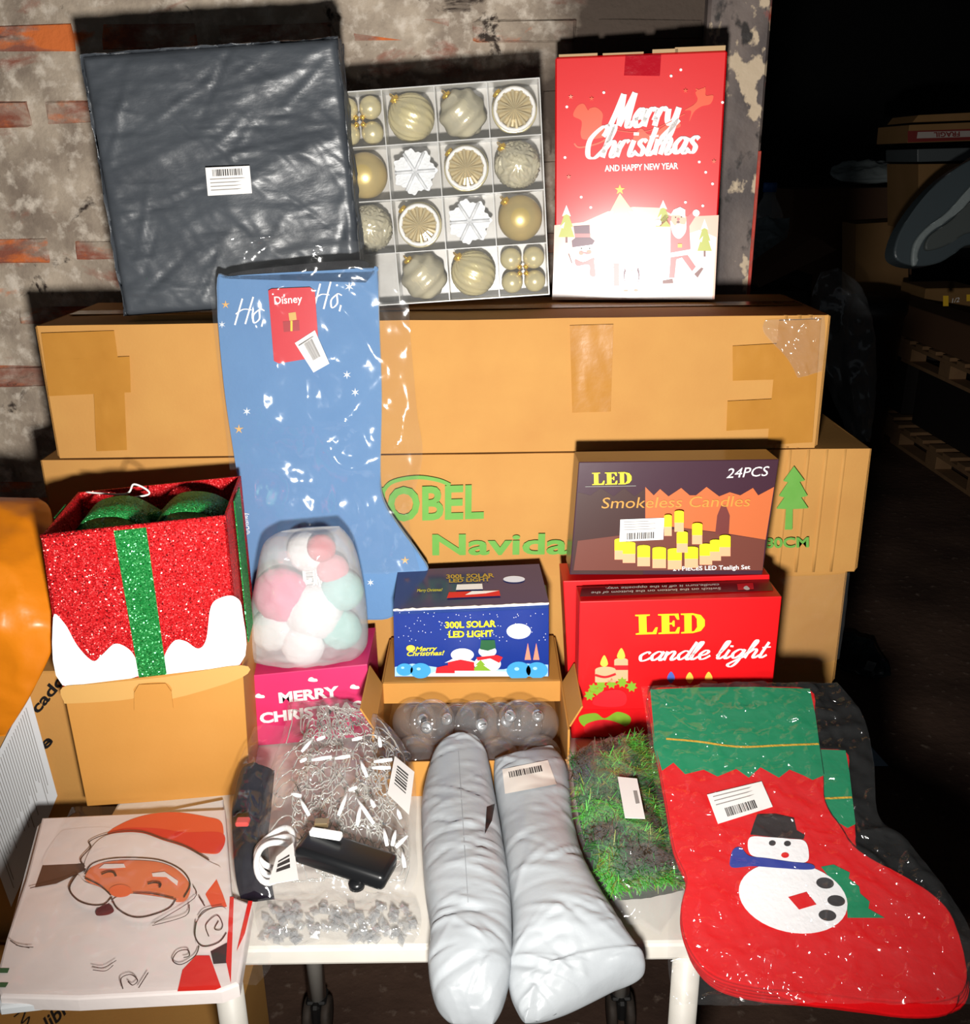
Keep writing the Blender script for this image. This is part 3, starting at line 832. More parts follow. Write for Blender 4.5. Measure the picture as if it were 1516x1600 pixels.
def orient(o, loc, axis):
    o.matrix_local = Matrix.Translation(loc) @ Vector(axis).to_track_quat('Z', 'Y').to_matrix().to_4x4()
BM = {}
def ornament(kind, r_, c_, label):
    cx = -wo / 2 + (c_ + .5) * cw; cz = ho - (r_ + .5) * ch_; R = min(cw, ch_) * .44
    wp = mo @ Vector((cx, D / 2, cz))
    nm = {'pearl': 'pearl_bauble', 'ribbed': 'ribbed_bauble', 'rope': 'rope_bauble', 'matte': 'matte_bauble', 'star': 'starburst_bauble', 'disc': 'disc_ornament', 'snow': 'snowflake_ornament'}[kind]
    ax = Vector((-.62, -.25, .74)).normalized()
    grp = 'ornaments in the clear gift box'
    if kind == 'pearl':
        for sx in (-1, 1):
            for s2 in (-1, 1):
                t = thing('pearl_bauble', label, 'ornament', mo @ Matrix.Translation((cx + sx * R * .52, D * .45, cz + s2 * R * .52)), 'small gold pearls of the gift box')
                v, f = ball_data(R * .49, lambda t_, p_: 1, 28, 16); mesh('ball', v, f, CHAMP, t, True)
                lathe('cap', [(R * .12, R * .42), (R * .12, R * .62), (R * .05, R * .64)], CAPG, t, 10, Vector((-sx, -.2, -s2)).to_track_quat('Z', 'Y').to_matrix().to_4x4())
        return
    t = thing(nm, label, 'ornament', mo @ Matrix.Translation((cx, D * .5, cz)), grp)
    if kind in BALL:
        (v, f), m = BALL[kind]
        if kind not in BM:
            o = mesh('ball', [q * R for q in v], f, m, t, True); BM[kind] = o.data
        else:
            o = bpy.data.objects.new('ball', BM[kind]); col.objects.link(o); o.parent = t
        orient(o, (0, 0, 0), ax)
        Mx = ax.to_track_quat('Z', 'Y').to_matrix().to_4x4()
        lathe('cap', [(R * .2, R * .93), (R * .22, R * 1.12), (R * .1, R * 1.16)], CAPG, t, 14, Mx)
        tube('loop', [Mx @ Vector((R * .14 * cos(a), 0, R * 1.2 + R * .14 * sin(a))) for a in [2 * pi * k / 12 for k in range(12)]], .0008, CAPG, t, 5, True)
    elif kind == 'disc':
        v, f = ball_data(R, lambda t_, p_: 1, 36, 18)
        mesh('back_shell', [Vector((q.x, max(q.y, -R * .2) * .85, q.z)) for q in v], f, CHAMP, t, True)
        tube('rim', [Vector((R * .84 * cos(a), -R * .42, R * .84 * sin(a))) for a in [2 * pi * k / 40 for k in range(40)]], R * .095, RINGW, t, 8, True)
        vs = [Vector((0, -R * .55, 0))]; fs = []; n = 48
        for k in range(n):
            a = 2 * pi * k / n; d = -R * (.55 if k % 4 < 2 else .33)
            vs.append(Vector((R * .42 * cos(a), d, R * .42 * sin(a))))
        for k in range(n):
            a = 2 * pi * k / n; d = -R * (.50 if k % 4 < 2 else .28)
            vs.append(Vector((R * .80 * cos(a), d, R * .80 * sin(a))))
        for k in range(n):
            k2 = (k + 1) % n; fs += [(0, 1 + k2, 1 + k), (1 + k, 1 + k2, 1 + n + k2, 1 + n + k)]
        mesh('sunburst', vs, fs, CLEARG, t)
        lathe('cap', [(R * .2, R * .9), (R * .22, R * 1.1), (R * .1, R * 1.14)], CAPG, t, 14, Vector((-.7, -.1, .7)).normalized().to_track_quat('Z', 'Y').to_matrix().to_4x4())
    elif kind == 'snow':
        bm = bmesh.new(); n = 96
        pts = [(R * 1.0 * (.90 + .09 * cos(7 * a) + .04 * cos(19 * a)) * cos(a), R * 1.0 * (.90 + .09 * cos(7 * a) + .04 * cos(19 * a)) * sin(a)) for a in [2 * pi * k / n for k in range(n)]]
        f = bm.faces.new([bm.verts.new((x, -R * .35, z)) for x, z in pts]); g = bmesh.ops.extrude_face_region(bm, geom=[f])
        for v in g['geom']:
            if isinstance(v, bmesh.types.BMVert): v.co.y += .006
        bobj('flake', bm, SNOWW, t)
        for k in range(6):
            a = pi / 3 * k; tube('ridge', [(0, -R * .40, 0), (R * .9 * cos(a), -R * .38, R * .9 * sin(a))], R * .07, SNOWW, t, 6)
rows_ = [['pearl', 'ribbed', 'rope', 'disc'], ['matte', 'snow', 'disc', 'star'], ['star', 'disc', 'snow', 'matte'], [None, 'rope', 'ribbed', 'pearl']]
rn = ['top', 'second', 'third', 'bottom']
desc = {'pearl': 'small smooth gold pearl bauble, one of four sharing the %s-row compartment', 'ribbed': 'champagne gold bauble with swirling ribs in the %s row of the gift box',
        'rope': 'shiny silver gold bauble with rope-like bands in the %s row', 'disc': 'round ornament with white rim and sunburst centre in the %s row',
        'matte': 'plain matte gold bauble in the %s row of the gift box', 'snow': 'white snowflake ornament in the %s row of the gift box', 'star': 'silver bauble covered in starbursts in the %s row'}
for r_ in range(4):
    for c_ in range(4):
        k = rows_[r_][c_]
        if k: ornament(k, r_, c_, desc[k] % rn[r_])

# ---- red Merry Christmas box
RED = M('gloss_red_card', 'd8040e', 0.5, spec=0.35, coat=0.8, bump=(6, .12, .004))
PINKSK = M('print_pale_pink', 'f2b7a0', 0.5, coat=0.8); SNOW = M('print_snow', 'efe6e4', 0.5, coat=0.8); PW = M('print_white', 'f7f4f2', 0.5, coat=0.8)
ORR = M('print_orange_red', 'e85a3a', 0.3, coat=0.25); YEL = M('print_yellow', 'f0c02c', 0.4); OLIVE = M('print_olive', 'a8b01e', 0.4); BRN = M('print_brown', '6e2a26', 0.4)
PRED = M('print_red', 'd8202a', 0.35); PPINK = M('print_salmon', 'ec8a72', 0.4); LILAC = M('print_lilac', 'c9c6e2', 0.4); DPUR = M('print_plum', '5a2440', 0.4); SKIN = M('print_skin', 'f0b090', 0.4)
mr_, wr_, hr_ = fit((863, 468), (1112, 468), (872, 90), (1140, 78), z=TOPZ+.004, yaw=-8.5, lean=0.6)
rb = thing('gift_carton', 'tall red glossy carton reading Merry Christmas with snowman and Santa', 'box', mr_)
box('carton_body', (-wr_ / 2, wr_ / 2, 0, .10, 0, hr_), RED, rb, .003)
bm = bmesh.new()
for x0, x1, dz in ((-.48, -.25, .002), (-.22, .02, .001), (.07, .22, .004), (.2, .49, .006)):
    bm_box(bm, x0 * wr_, x1 * wr_, .002, .06, hr_ + .0005, hr_ + .003 + dz, 0.0006)
bobj('top_flap', bm, M('kraft_flap', 'b99a72', .8), rb)
Fr = Face(mr_); c = c1(840, 40, .2875); P = Print(Fr)
def L(*pts): return [c(*q) for q in pts]
P.poly(L((92, 1085), (250, 1068), (380, 1010), (520, 985), (660, 990), (760, 1040), (985, 1030), (962, 1490), (82, 1490)), PINKSK)
P.poly(L((88, 1275), (250, 1240), (420, 1270), (640, 1250), (760, 1150), (880, 1110), (972, 1150), (950, 1490), (80, 1490)), SNOW)
P.done('printed_hills', rb)
P = Print(Fr, 0.0014)
for q in ((160, 442), (150, 717), (238, 932), (290, 988), (779, 241), (1005, 418), (879, 741), (914, 797), (951, 860), (804, 960), (898, 979), (726, 275), (361, 365)): P.ell(c(*q), 2.2, 2.2, PW, n=12)
for q, m in (((182, 388), PPINK), ((295, 398), ORR), ((804, 355), ORR), ((958, 738), ORR), ((171, 822), ORR)): P.star(c(*q), 4, m)
P.done('stars_and_snow', rb, stuff=True)
P = Print(Fr, 0.0014)
P.curve(L((195, 490), (215, 440), (250, 425), (275, 460), (285, 450), (320, 445), (355, 480), (350, 540), (380, 560), (380, 600), (260, 620), (235, 590), (240, 520)), ORR)
P.stroke(L((200, 640), (230, 662), (330, 640), (400, 600)), 2.5, ORR)
P.curve(L((520, 620), (560, 560), (600, 590), (640, 580), (700, 540), (760, 520), (775, 550), (700, 580), (660, 620), (600, 640)), ORR)
P.curve(L((800, 460), (850, 430), (870, 400), (860, 360), (910, 340), (915, 380), (955, 380), (940, 425), (890, 440), (850, 470), (825, 520), (835, 465)), ORR)
P.stroke(L((860, 345), (895, 360), (910, 335)), 2, ORR); P.stroke(L((380, 560), (520, 580), (640, 560), (800, 480)), 1.2, ORR)
P.done('sleigh_and_reindeer_print', rb)
def fir(P, x, y, w, h, trunk=True):
    P.poly(L((x, y), (x + w * .28, y + h * .30), (x + w * .18, y + h * .3), (x + w * .4, y + h * .58), (x + w * .28, y + h * .58), (x + w * .5, y + h * .85), (x - w * .5, y + h * .85), (x - w * .28, y + h * .58), (x - w * .4, y + h * .58), (x - w * .18, y + h * .3), (x - w * .28, y + h * .3)), OLIVE)
    P.poly(L((x, y), (x + w * .28, y + h * .3), (x, y + h * .24), (x - w * .28, y + h * .3)), PW)
    P.poly(L((x - w * .4, y + h * .58), (x - w * .1, y + h * .45), (x - w * .2, y + h * .62)), PW)
    if trunk: P.rect(*c(x - w * .07, y + h * .85), *c(x + w * .07, y + h), BRN)
P = Print(Fr, 0.0016)
fir(P, 158, 975, 86, 205); P.done('fir_tree_print', rb); P = Print(Fr, 0.0016); fir(P, 683, 948, 80, 170, False); P.done('fir_tree_print', rb)
P = Print(Fr, 0.0016); fir(P, 908, 1050, 78, 205); P.done('fir_tree_print', rb); P = Print(Fr, 0.0016)
P.poly(L((448, 910), (520, 1010), (490, 1010), (560, 1110), (520, 1115), (600, 1300), (330, 1300), (400, 1115), (360, 1110), (420, 1010), (395, 1010)), M('print_pale_green', 'c9c98e', 0.5, coat=.8))
P.rect(*c(413, 1290), *c(444, 1415), PRED)
P.star(c(448, 892), 8.5, YEL)
P.done('big_fir_tree_print', rb)
P = Print(Fr, 0.0016)
P.ell(c(262, 1375), 22, 22, PW); P.ell(c(256, 1218), 17, 16, PW)
P.ell(c(258, 1380), 20, 20, LILAC); P.ell(c(252, 1365), 18.5, 20, PW)
P.poly(L((196, 1090), (284, 1084), (286, 1150), (312, 1170), (300, 1190), (190, 1205), (186, 1170), (205, 1155)), DPUR)
P.rect(*c(203, 1130), *c(288, 1150), PRED)
P.curve(L((205, 1270), (250, 1285), (305, 1262), (310, 1290), (315, 1360), (285, 1355), (280, 1300), (215, 1305)), PRED)
P.ell(c(238, 1235), 4, 3.4, PPINK); P.ell(c(280, 1230), 4, 3.4, PPINK); P.poly(L((225, 1225), (290, 1235), (270, 1245)), PRED)
P.ell(c(240, 1211), 1, 1.4, BLACK, n=10); P.ell(c(285, 1211), 1, 1.4, BLACK, n=10)
P.stroke(L((188, 1290), (170, 1240)), 1.4, BRN)
P.done('snowman_print', rb)
P = Print(Fr, 0.0016)
P.ell(c(512, 1355), 13, 20, DPUR); P.ell(c(512, 1368), 10.5, 16, PW); P.ell(c(510, 1312), 9.5, 9, PW)
P.ell(c(480, 1440), 4, 2, PPINK, n=10); P.ell(c(535, 1438), 4, 2, PPINK, n=10); P.poly(L((505, 1325), (520, 1325), (512, 1335)), YEL)
P.ell(c(497, 1305), 1, 1, BLACK, n=8); P.ell(c(525, 1305), 1, 1, BLACK, n=8)
P.done('penguin_print', rb)
P = Print(Fr, 0.0016)
P.poly(L((725, 1090), (700, 1060), (668, 1090), (650, 1075), (695, 1025), (735, 1040), (800, 1050), (845, 1010), (860, 1035), (825, 1090), (832, 1215), (722, 1235)), PRED)
P.poly(L((724, 1250), (815, 1245), (860, 1310), (840, 1335), (785, 1260), (755, 1270), (745, 1370), (715, 1370)), PRED)
P.poly(L((852, 1350), (890, 1315), (902, 1320), (870, 1370)), BRN); P.poly(L((680, 1385), (735, 1375), (738, 1400), (680, 1402)), BRN)
P.poly(L((712, 1240), (850, 1215), (850, 1240), (712, 1260)), PW)
P.ell(c(768, 1055), 12, 14, SKIN); P.curve(L((722, 1060), (745, 1085), (765, 1075), (800, 1080), (808, 1060), (805, 1120), (770, 1158), (735, 1130)), PW)
P.poly(L((722, 1030), (740, 1000), (775, 985), (803, 1000), (803, 1045), (770, 1030)), PW); P.ell(c(862, 1018), 5.5, 5.5, PW, n=12); P.ell(c(655, 1070), 5.5, 5, PW, n=12)
P.ell(c(765, 1052), 2.4, 2.2, PRED, n=10); P.ell(c(764, 1068), 2.6, 1.8, BRN, n=10); P.rect(*c(762, 1185), *c(785, 1205), YEL)
P.ell(c(750, 1042), 1, 1, BLACK, n=8); P.ell(c(782, 1040), 1, 1, BLACK, n=8)
P.done('santa_print', rb)
P = Print(Fr, 0.0024)
P.script('Merry', c(395, 556), c(760, 540), 27, PW, .36, .13)
P.script('Christmas', c(255, 722), c(865, 690), 24, PW, .36, .13)
P.text('AND HAPPY NEW YEAR', c(366, 792), c(765, 778), 9.5, PW, bold=.03)
P.done('lettering', rb)
TAPEC = M('red_clear_tape', 'b01022', 0.15, spec=.7, bump=(30, .6, .004))
Pt = Print(Fr, 0.003); Pt.poly(L((478, 165), (672, 160), (665, 275), (470, 272)), TAPEC); Pt.done('clear_tape', rb)

# ================================================================== helper for boxes given by their four front corners
def quadthing(name, label, cat, quad, depth, m, z=None, y=None, yaw=0, lean=0, body='carton_body', bev=.0015, group=None, lift=0.0):
    """quad = BL, BR, TR, TL in photo px"""
    p0 = atz(quad[0], z) if z is not None else aty(quad[0], y)
    p0.z += lift
    Mx = frame(p0, radians(yaw), radians(lean)); F = Face(Mx)
    t = thing(name, label, cat, Mx, group)
    pts = [F.px(q) for q in quad]
    bm = bmesh.new(); f = bm.faces.new([bm.verts.new((x, 0, zz)) for x, zz in pts])
    g = bmesh.ops.extrude_face_region(bm, geom=[f])
    for v in g['geom']:
        if isinstance(v, bmesh.types.BMVert): v.co.y += depth
    if bev: bmesh.ops.bevel(bm, geom=bm.edges[:], offset=bev, segments=2, affect='EDGES', profile=.5)
    bobj(body, bm, m, t)
    return t, F, pts

# ================================================================== LED BOXES (right)
PLUM = M('plum_card', '3d2230', 0.3, spec=.6, coat=.2, bump=(6, .15, .004)); PLUM2 = M('plum_print', '5a2c3c', .35, coat=.2)
LREDM = M('led_red_card', 'd4040e', 0.45, spec=.4, coat=.2, bump=(6, .12, .004)); DRED = M('dark_red_print', '6b0f18', .35)
PYEL = M('print_bright_yellow', 'f2e21a', .4); PGREEN = M('print_leaf_green', '7da62a', .4); PEACH = M('print_peach', 'f0a880', .4); FLAME = M('print_flame', 'f4c24a', .4)
cl = c1(860, 660, .3298)
def LL(*pts): return [cl(*q) for q in pts]
tB, FB, pB = quadthing('candle_box', 'red LED candle box standing lower, mostly hidden behind its twin', 'box', [(893, 1154), (1202, 1140), (1203, 898), (880, 908)], .09, LREDM, z=TZ, lean=2, group='red candle boxes')
P = Print(FB)
P.curve([(905, 1120), (930, 1114), (945, 1122), (965, 1112), (985, 1120), (980, 1134), (950, 1138), (915, 1136)], PGREEN); P.curve([(915, 1132), (945, 1124), (975, 1134), (972, 1146), (920, 1148)], PRED)
P.done('wreath_print', tB)
tA, FA, pA = quadthing('candle_box', 'red box reading LED candle light leaning in front of its twin', 'box', [(903, 1110), (1204, 1105), (1222, 932), (906, 940)], .068, LREDM, y=(tB.location.y - .074), lean=2, group='red candle boxes')
P = Print(FA)
serif(P, 'LED', cl(405, 1005), cl(738, 995), 31, PYEL)
P.done('led_lettering', tA)
P = Print(FA)
P.script('candle light', cl(410, 1130), cl(1015, 1112), 13.5, PW, .34, .12)
P.done('script_lettering', tA)
P = Print(FA)
P.rect(*cl(303, 1125), *cl(368, 1225), PEACH); P.rect(*cl(303, 1150), *cl(368, 1172), PRED); P.rect(*cl(212, 1170), *cl(310, 1230), PEACH); P.stroke(LL((212, 1195), (260, 1205), (310, 1190)), 4, PRED)
P.ell(cl(261, 1170), 16, 5, PEACH); P.ell(cl(335, 1125), 10.5, 4, PEACH)
P.curve(LL((255, 1155), (236, 1140), (255, 1100), (273, 1140)), FLAME); P.curve(LL((336, 1120), (315, 1105), (336, 1066), (354, 1105)), FLAME)
P.done('printed_candles', tA)
P = Print(FA)
for q in ((205, 1260), (240, 1245), (290, 1235), (340, 1230), (385, 1250), (185, 1290), (230, 1275)): P.star(cl(*q), 9, PGREEN, 7, .6)
P.curve(LL((200, 1330), (230, 1280), (280, 1265), (330, 1265), (360, 1290), (350, 1335), (280, 1345)), PRED)
P.done('wreath_print', tA, stuff=True)
P = Print(FA)
for q, m in (((572, 1210), M('print_blue_flame', '4a62b8', .4)), ((660, 1212), FLAME), ((750, 1210), FLAME)): P.curve([cl(q[0], q[1] - 30), cl(q[0] + 18, q[1]), cl(q[0], q[1] + 25), cl(q[0] - 18, q[1])], m)
P.ell(cl(750, 1232), 14, 4, PEACH)
P.done('flame_prints', tA, stuff=True)
# top panel with upside-down instructions
def panel_top(t, F, pts, depth):
    h = (pts[2][1] + pts[3][1]) / 2
    return frame(t.matrix_world @ Vector((0, 0, h)), 0, radians(90 + 2))
bpy.context.view_layer.update()
hA = max(pA[2][1], pA[3][1])
topM = tA.matrix_world @ Matrix.Translation((0, 0, min(pA[2][1], pA[3][1]) + .004)) @ Matrix.Rotation(radians(-90), 4, 'X')
FT = Face(topM); FT.m = topM
def sub_print(parent, Fm, fn, name):
    """print on another plane of the same thing"""
    P_ = Print(Fm, 0.0012); fn(P_)
    M4 = parent.matrix_world.inverted() @ Fm.m
    P_.v = [M4 @ v for v in P_.v]
    return P_.done(name, parent)
def instr(P_):
    P_.poly(LL((150, 790), (1035, 745), (1058, 800), (140, 828)), DRED)
    P_.text('Switch on the button on the buttom of the', cl(808, 785), cl(195, 806), 3.6, PW, bold=.01)
    P_.text('candle,turn it off in the opposite way.', cl(800, 768), cl(262, 786), 3.6, PW, bold=.01)
    P_.poly(LL((885, 770), (960, 765), (965, 795), (890, 800)), PRED); P_.curve(LL((915, 790), (930, 780), (945, 795), (930, 800)), PW)
sub_print(tA, FT, instr, 'instruction_print')
# candle box
zt = (tB.matrix_world @ Vector((0, 0, (pB[2][1] + pB[3][1]) / 2))).z
tC, FC, pC = quadthing('smokeless_candle_box', 'plum box of LED smokeless candles standing on the red boxes', 'box', LL((92, 722), (1005, 722), (1085, 175), (135, 188)), .078, PLUM, y=tB.location.y + .004, lean=3.0)
P = Print(FC)
P.poly(LL((130, 330), (190, 345), (240, 310), (300, 350), (350, 310), (400, 350), (450, 310), (440, 720), (100, 715)), M('print_dark_brown', '3c2220', .35, coat=.2))
OCH = M('print_candle_orange', 'c4673a', .35, coat=.2)
P.poly(LL((450, 305), (490, 345), (520, 315), (560, 350), (620, 310), (660, 345), (690, 345), (740, 305), (800, 350), (850, 330), (900, 345), (960, 310), (985, 345), (1060, 305), (1020, 555), (800, 520), (640, 500), (450, 480)), OCH)
P.poly(LL((130, 560), (440, 520), (640, 500), (1018, 555), (1005, 700), (110, 700)), M('print_table_brown', '6b3a30', .35, coat=.2))
P.poly(LL((780, 530), (790, 440), (810, 390), (830, 390), (850, 440), (845, 530)), M('print_vase', '6a2f2c', .4))
P.done('candle_scene_print', tC)
P = Print(FC, .0022)
for x, y, w in ((330, 600, 26), (372, 615, 30), (441, 630, 30), (514, 638, 32), (587, 643, 33), (665, 635, 32), (733, 620, 30), (778, 600, 26), (822, 578, 26), (620, 560, 26), (690, 520, 24), (552, 480, 18), (604, 460, 22)):
    P.rect(*cl(x - w, y - 10), *cl(x + w, y + 48), PEACH); P.rect(*cl(x - w, y - 45), *cl(x + w, y + 5), PYEL); P.ell(cl(x, y - 45), w * .33, 2.5, PYEL, n=12)
P.done('printed_candles', tC, stuff=True)
P = Print(FC, .0026)
serif(P, 'LED', cl(198, 295), cl(388, 290), 19, PYEL); P.stroke(LL((165, 302), (405, 298)), 1, INKG, smooth=False)
P.done('led_lettering', tC)
P = Print(FC, .003)
P.text('Smokeless Candles', cl(242, 405), cl(945, 395), 17, M('print_gold', 'c48a3a', .4), shear=.15)
P.done('gold_lettering', tC); P = Print(FC, .003); P.text('24PCS', cl(832, 262), cl(1038, 250), 15, PW, shear=.3); P.done('count_lettering', tC); P = Print(FC, .003); P.text('24 PIECES LED Tealigh Set', cl(580, 700), cl(945, 692), 6.5, PW, bold=.012)
P.done('lettering', tC)
sticker(tC, FC, LL((332, 460), (540, 452), (535, 555), (328, 565)), off=.004, bars=(.15, .8, .08, .38), lines=4, seed=3)

# ================================================================== BAUBLE CARTON, SOLAR BOX
KRAFT = CARD2
cm = c1(360, 780, .3562)
def LM(*pts): return [cm(*q) for q in pts]
Ybx = 1.565
pl_ = aty((598, 1060), Ybx); pr_ = aty((876, 1056), Ybx)
xl, xr, zs = pl_.x, pr_.x, (pl_.z + pr_.z) / 2
bc = thing('bauble_carton', 'open kraft carton filled with clear baubles', 'cardboard box', T((xl + xr) / 2, Ybx, TZ))
hw, hz = (xr - xl) / 2, zs - TZ - .009
YF = -0.16      # front of the carton, towards the camera
box('bottom', (-hw, hw, YF, .18, 0.001, .004), CARDIN, bc, 0)
box('rear_lid', (-hw, hw, 0, .18, hz - .004, hz), KRAFT, bc, .001)
box('front_lip', (-hw, hw, -.004, 0, hz - .043, hz), KRAFT, bc, .001)
box('side_wall', (-hw - .004, -hw, YF, .18, 0, hz - .004), KRAFT, bc, .001); box('side_wall', (hw, hw + .004, YF, .18, 0, hz - .004), KRAFT, bc, .001)
box('back_wall', (-hw, hw, .18, .184, 0, hz - .004), CARDIN, bc, .001); box('front_wall', (-hw, hw, YF - .004, YF, 0, .07), KRAFT, bc, .001)
for s in (-1, 1):
    box('side_flap', (0, .003, YF + .01, .0, 0, .045), KRAFT, bc, .001, Matrix.Translation((s * (hw + .003), 0, hz - .004)) @ Matrix.Rotation(s * radians(28), 4, 'Y'))
GLASS = film_mat('clear_bauble_plastic', haze=.05, rough=.05, base=.10, bump=(3, .05, .002))
CAPS = M('clear_silver_cap', 'c9cbcd', .2, metal=.7)
bv, bf = ball_data(.041, lambda t, p: 1, 32, 16); bme = None
spots = [(-.105, -.045, .075, 'at the left rear'), (-.10, -.115, .045, 'at the left front'), (-.025, -.05, .072, 'second along the rear'), (-.03, -.12, .042, 'beside the grey parcels'),
         (.05, -.05, .074, 'third along the rear'), (.045, -.122, .042, 'third along the front'), (.118, -.05, .072, 'at the right rear'), (.118, -.12, .045, 'at the right front'), (.01, -.088, .098, 'upper'), (-.07, -.085, .10, 'upper'), (.085, -.09, .099, 'upper')]
for k, (x, y, zz, w) in enumerate(spots):
    t = thing('clear_bauble', 'clear plastic bauble in the carton, ' + ('rear row under the solar light box' if 'rear' in w else 'lying on top of the others' if w == 'upper' else 'front row behind the grey mailers'), 'ornament', T((xl + xr) / 2 + x, Ybx + y, TZ + zz), 'clear baubles in the carton')
    if bme is None: o = mesh('ball', bv, bf, GLASS, t, True); bme = o.data
    else: o = bpy.data.objects.new('ball', bme); col.objects.link(o); o.parent = t
    ax = Vector((random.uniform(-.6, .6), -.7, random.uniform(.2, .9))).normalized().to_track_quat('Z', 'Y').to_matrix().to_4x4()
    lathe('cap', [(.010, .035), (.011, .043), (.006, .045)], CAPS, t, 14, ax)
    tube('loop', [ax @ Vector((.006 * cos(a), 0, .049 + .006 * sin(a))) for a in [2 * pi * j / 12 for j in range(12)]], .0007, CAPS, t, 5, True)

BLUE = M('blue_gloss_card', '12357c', .28, spec=.6, coat=.2); NIGHT = M('print_night_blue', '0f2f86', .3, coat=.2); LBLUE = M('print_ball_blue', '3f9ad6', .35); GLOW = M('print_moon', 'dfe6f4', .4); TORN = M('torn_white_card', 'e4dfda', .8)
DGREEN = M('print_dark_green', '1f5a34', .4)
ts, FS, pS = quadthing('solar_light_box', 'blue box reading 300L SOLAR LED LIGHT on the bauble carton', 'box', LM((722, 780), (1398, 778), (1398, 460), (715, 490)), .085, BLUE, y=Ybx + .012, lean=0)
P = Print(FS)
P.poly(LM((722, 778), (1396, 776), (1396, 478), (716, 506)), NIGHT)
P.poly(LM((722, 776), (722, 735), (800, 720), (900, 735), (1000, 750), (1200, 745), (1300, 720), (1394, 725), (1394, 776)), M('print_pale_blue', '9fc6e8', .4))
P.poly(LM((850, 776), (900, 755), (1080, 745), (1230, 758), (1300, 776)), PW)
P.done('night_scene_print', ts)
P = Print(FS, .002)
for k in range(90): P.ell(cm(random.uniform(730, 1385), random.uniform(490, 620)), .7, .7, PW, n=6); P.k = 0
P.done('printed_stars', ts, stuff=True)
P = Print(FS, .0022); P.ell(cm(1265, 577), 19, 12, GLOW); P.done('moon_print', ts)
for q, r_ in (((765, 745), 13), ((835, 750), 16), ((1265, 750), 19), ((1345, 748), 17)):
    P = Print(FS, .0022); P.ell(cm(*q), r_, r_ * .75, LBLUE); P.ell((cm(*q)[0] - 3, cm(*q)[1] - 3), r_ * .2, r_ * .14, M('print_light_blue', '9cd0f0', .4)); P.done('blue_ball_print', ts)
P = Print(FS, .0022); P.ell(cm(1128, 720), 21, 13, PW); P.ell(cm(1128, 665), 14, 9, PW); P.poly(LM((1095, 655), (1100, 615), (1160, 615), (1165, 650), (1130, 662)), DGREEN); P.poly(LM((1080, 690), (1170, 680), (1195, 690), (1180, 715), (1140, 695), (1085, 705)), PRED); P.done('snowman_print', ts)
P = Print(FS, .0022); P.ell(cm(1018, 680), 18, 10, PW); P.poly(LM((955, 750), (955, 710), (1010, 690), (1070, 712), (1070, 750)), PRED); P.poly(LM((940, 715), (1010, 680), (1085, 715), (1010, 700)), PW); P.poly(LM((900, 760), (905, 735), (950, 725), (985, 740), (985, 760)), PRED); P.done('house_print', ts)
P = Print(FS, .0024); P.poly(LM((1098, 702), (1120, 725), (1110, 725), (1145, 750), (1055, 750), (1085, 725), (1075, 725)), PGREEN); P.done('fir_tree_print', ts)
for x in (1305, 1342):
    P = Print(FS, .0024); P.poly(LM((x, 628), (x + 14, 702), (x - 14, 702)), PPINK); P.done('pink_tree_print', ts)
P = Print(FS, .0028)
P.text('300L SOLAR', cm(943, 562), cm(1166, 556), 9.5, PYEL, bold=.035); P.text('LED LIGHT', cm(958, 603), cm(1153, 598), 9.5, PYEL, bold=.035)
P.done('lettering', ts); P = Print(FS, .0028); P.text('Merry', cm(812, 664), cm(908, 660), 7, PYEL, bold=.02, shear=.3); P.text('Christmas!', cm(776, 684), cm(940, 680), 7, PYEL, bold=.02, shear=.3); P.ell(cm(792, 650), 7, 5, FLAME)
P.done('greeting_lettering', ts)
# lifted lid panel with torn front edge
inv = ts.matrix_world.inverted()
a, b = Vector((pS[3][0], 0, pS[3][1])), Vector((pS[2][0], 0, pS[2][1]))
d_, c_ = inv @ aty(cm(735, 318), 1.70), inv @ aty(cm(1355, 290), 1.70)
bm = bmesh.new(); up3 = Vector((0, .0, .003))
vs = [bm.verts.new(q) for q in (a, b, c_, d_)]; f = bm.faces.new(vs); g = bmesh.ops.extrude_face_region(bm, geom=[f])
for v in g['geom']:
    if isinstance(v, bmesh.types.BMVert): v.co += up3
lid = bobj('lid', bm, M('lid_dusk_card', '2c2f5c', .15, spec=.7, coat=.4), ts)
ex = (b - a).normalized(); ez = ((d_ + c_) / 2 - (a + b) / 2).normalized(); dn = ez.cross(ex).normalized()
if dn.z > 0: dn = -dn
Ml = Matrix.Identity(4)
for i in range(3): Ml[i][0] = ex[i]; Ml[i][1] = dn[i]; Ml[i][2] = ez[i]; Ml[i][3] = (a + up3)[i]
FLd = Face(ts.matrix_world @ Ml)
def lidprint(P_):
    P_.text('300L SOLAR', cm(948, 350), cm(1158, 344), 6, M('print_dull_gold', 'b8963c', .4), bold=.03); P_.text('LED LIGHT', cm(960, 368), cm(1140, 362), 5.5, M('print_dull_gold', 'b8963c', .4), bold=.03)
    P_.ell(cm(1245, 354), 17, 5, GLOW); P_.poly(LM((995, 378), (1105, 374), (1108, 398), (990, 402)), LABEL); P_.poly(LM((950, 438), (960, 412), (1180, 404), (1185, 428)), PRED); P_.poly(LM((1030, 425), (1060, 408), (1180, 406), (1120, 418)), PW)
    P_.text('Merry Christmas!', cm(820, 412), cm(932, 408), 4.5, PYEL, shear=.3)
sub_print(ts, FLd, lidprint, 'lid_print')
bm = bmesh.new()
n = 40
pts = []
for k in range(n + 1):
    q = a.lerp(b, k / n); pts.append(q + Vector((0, -.001, .002 + .002 * noise.noise(Vector((k * .7, 0, 0))))))
v, f = tube_data(pts, [.0022 + .0012 * noise.noise(Vector((k * .9, 3, 0))) for k in range(n + 1)], 6)
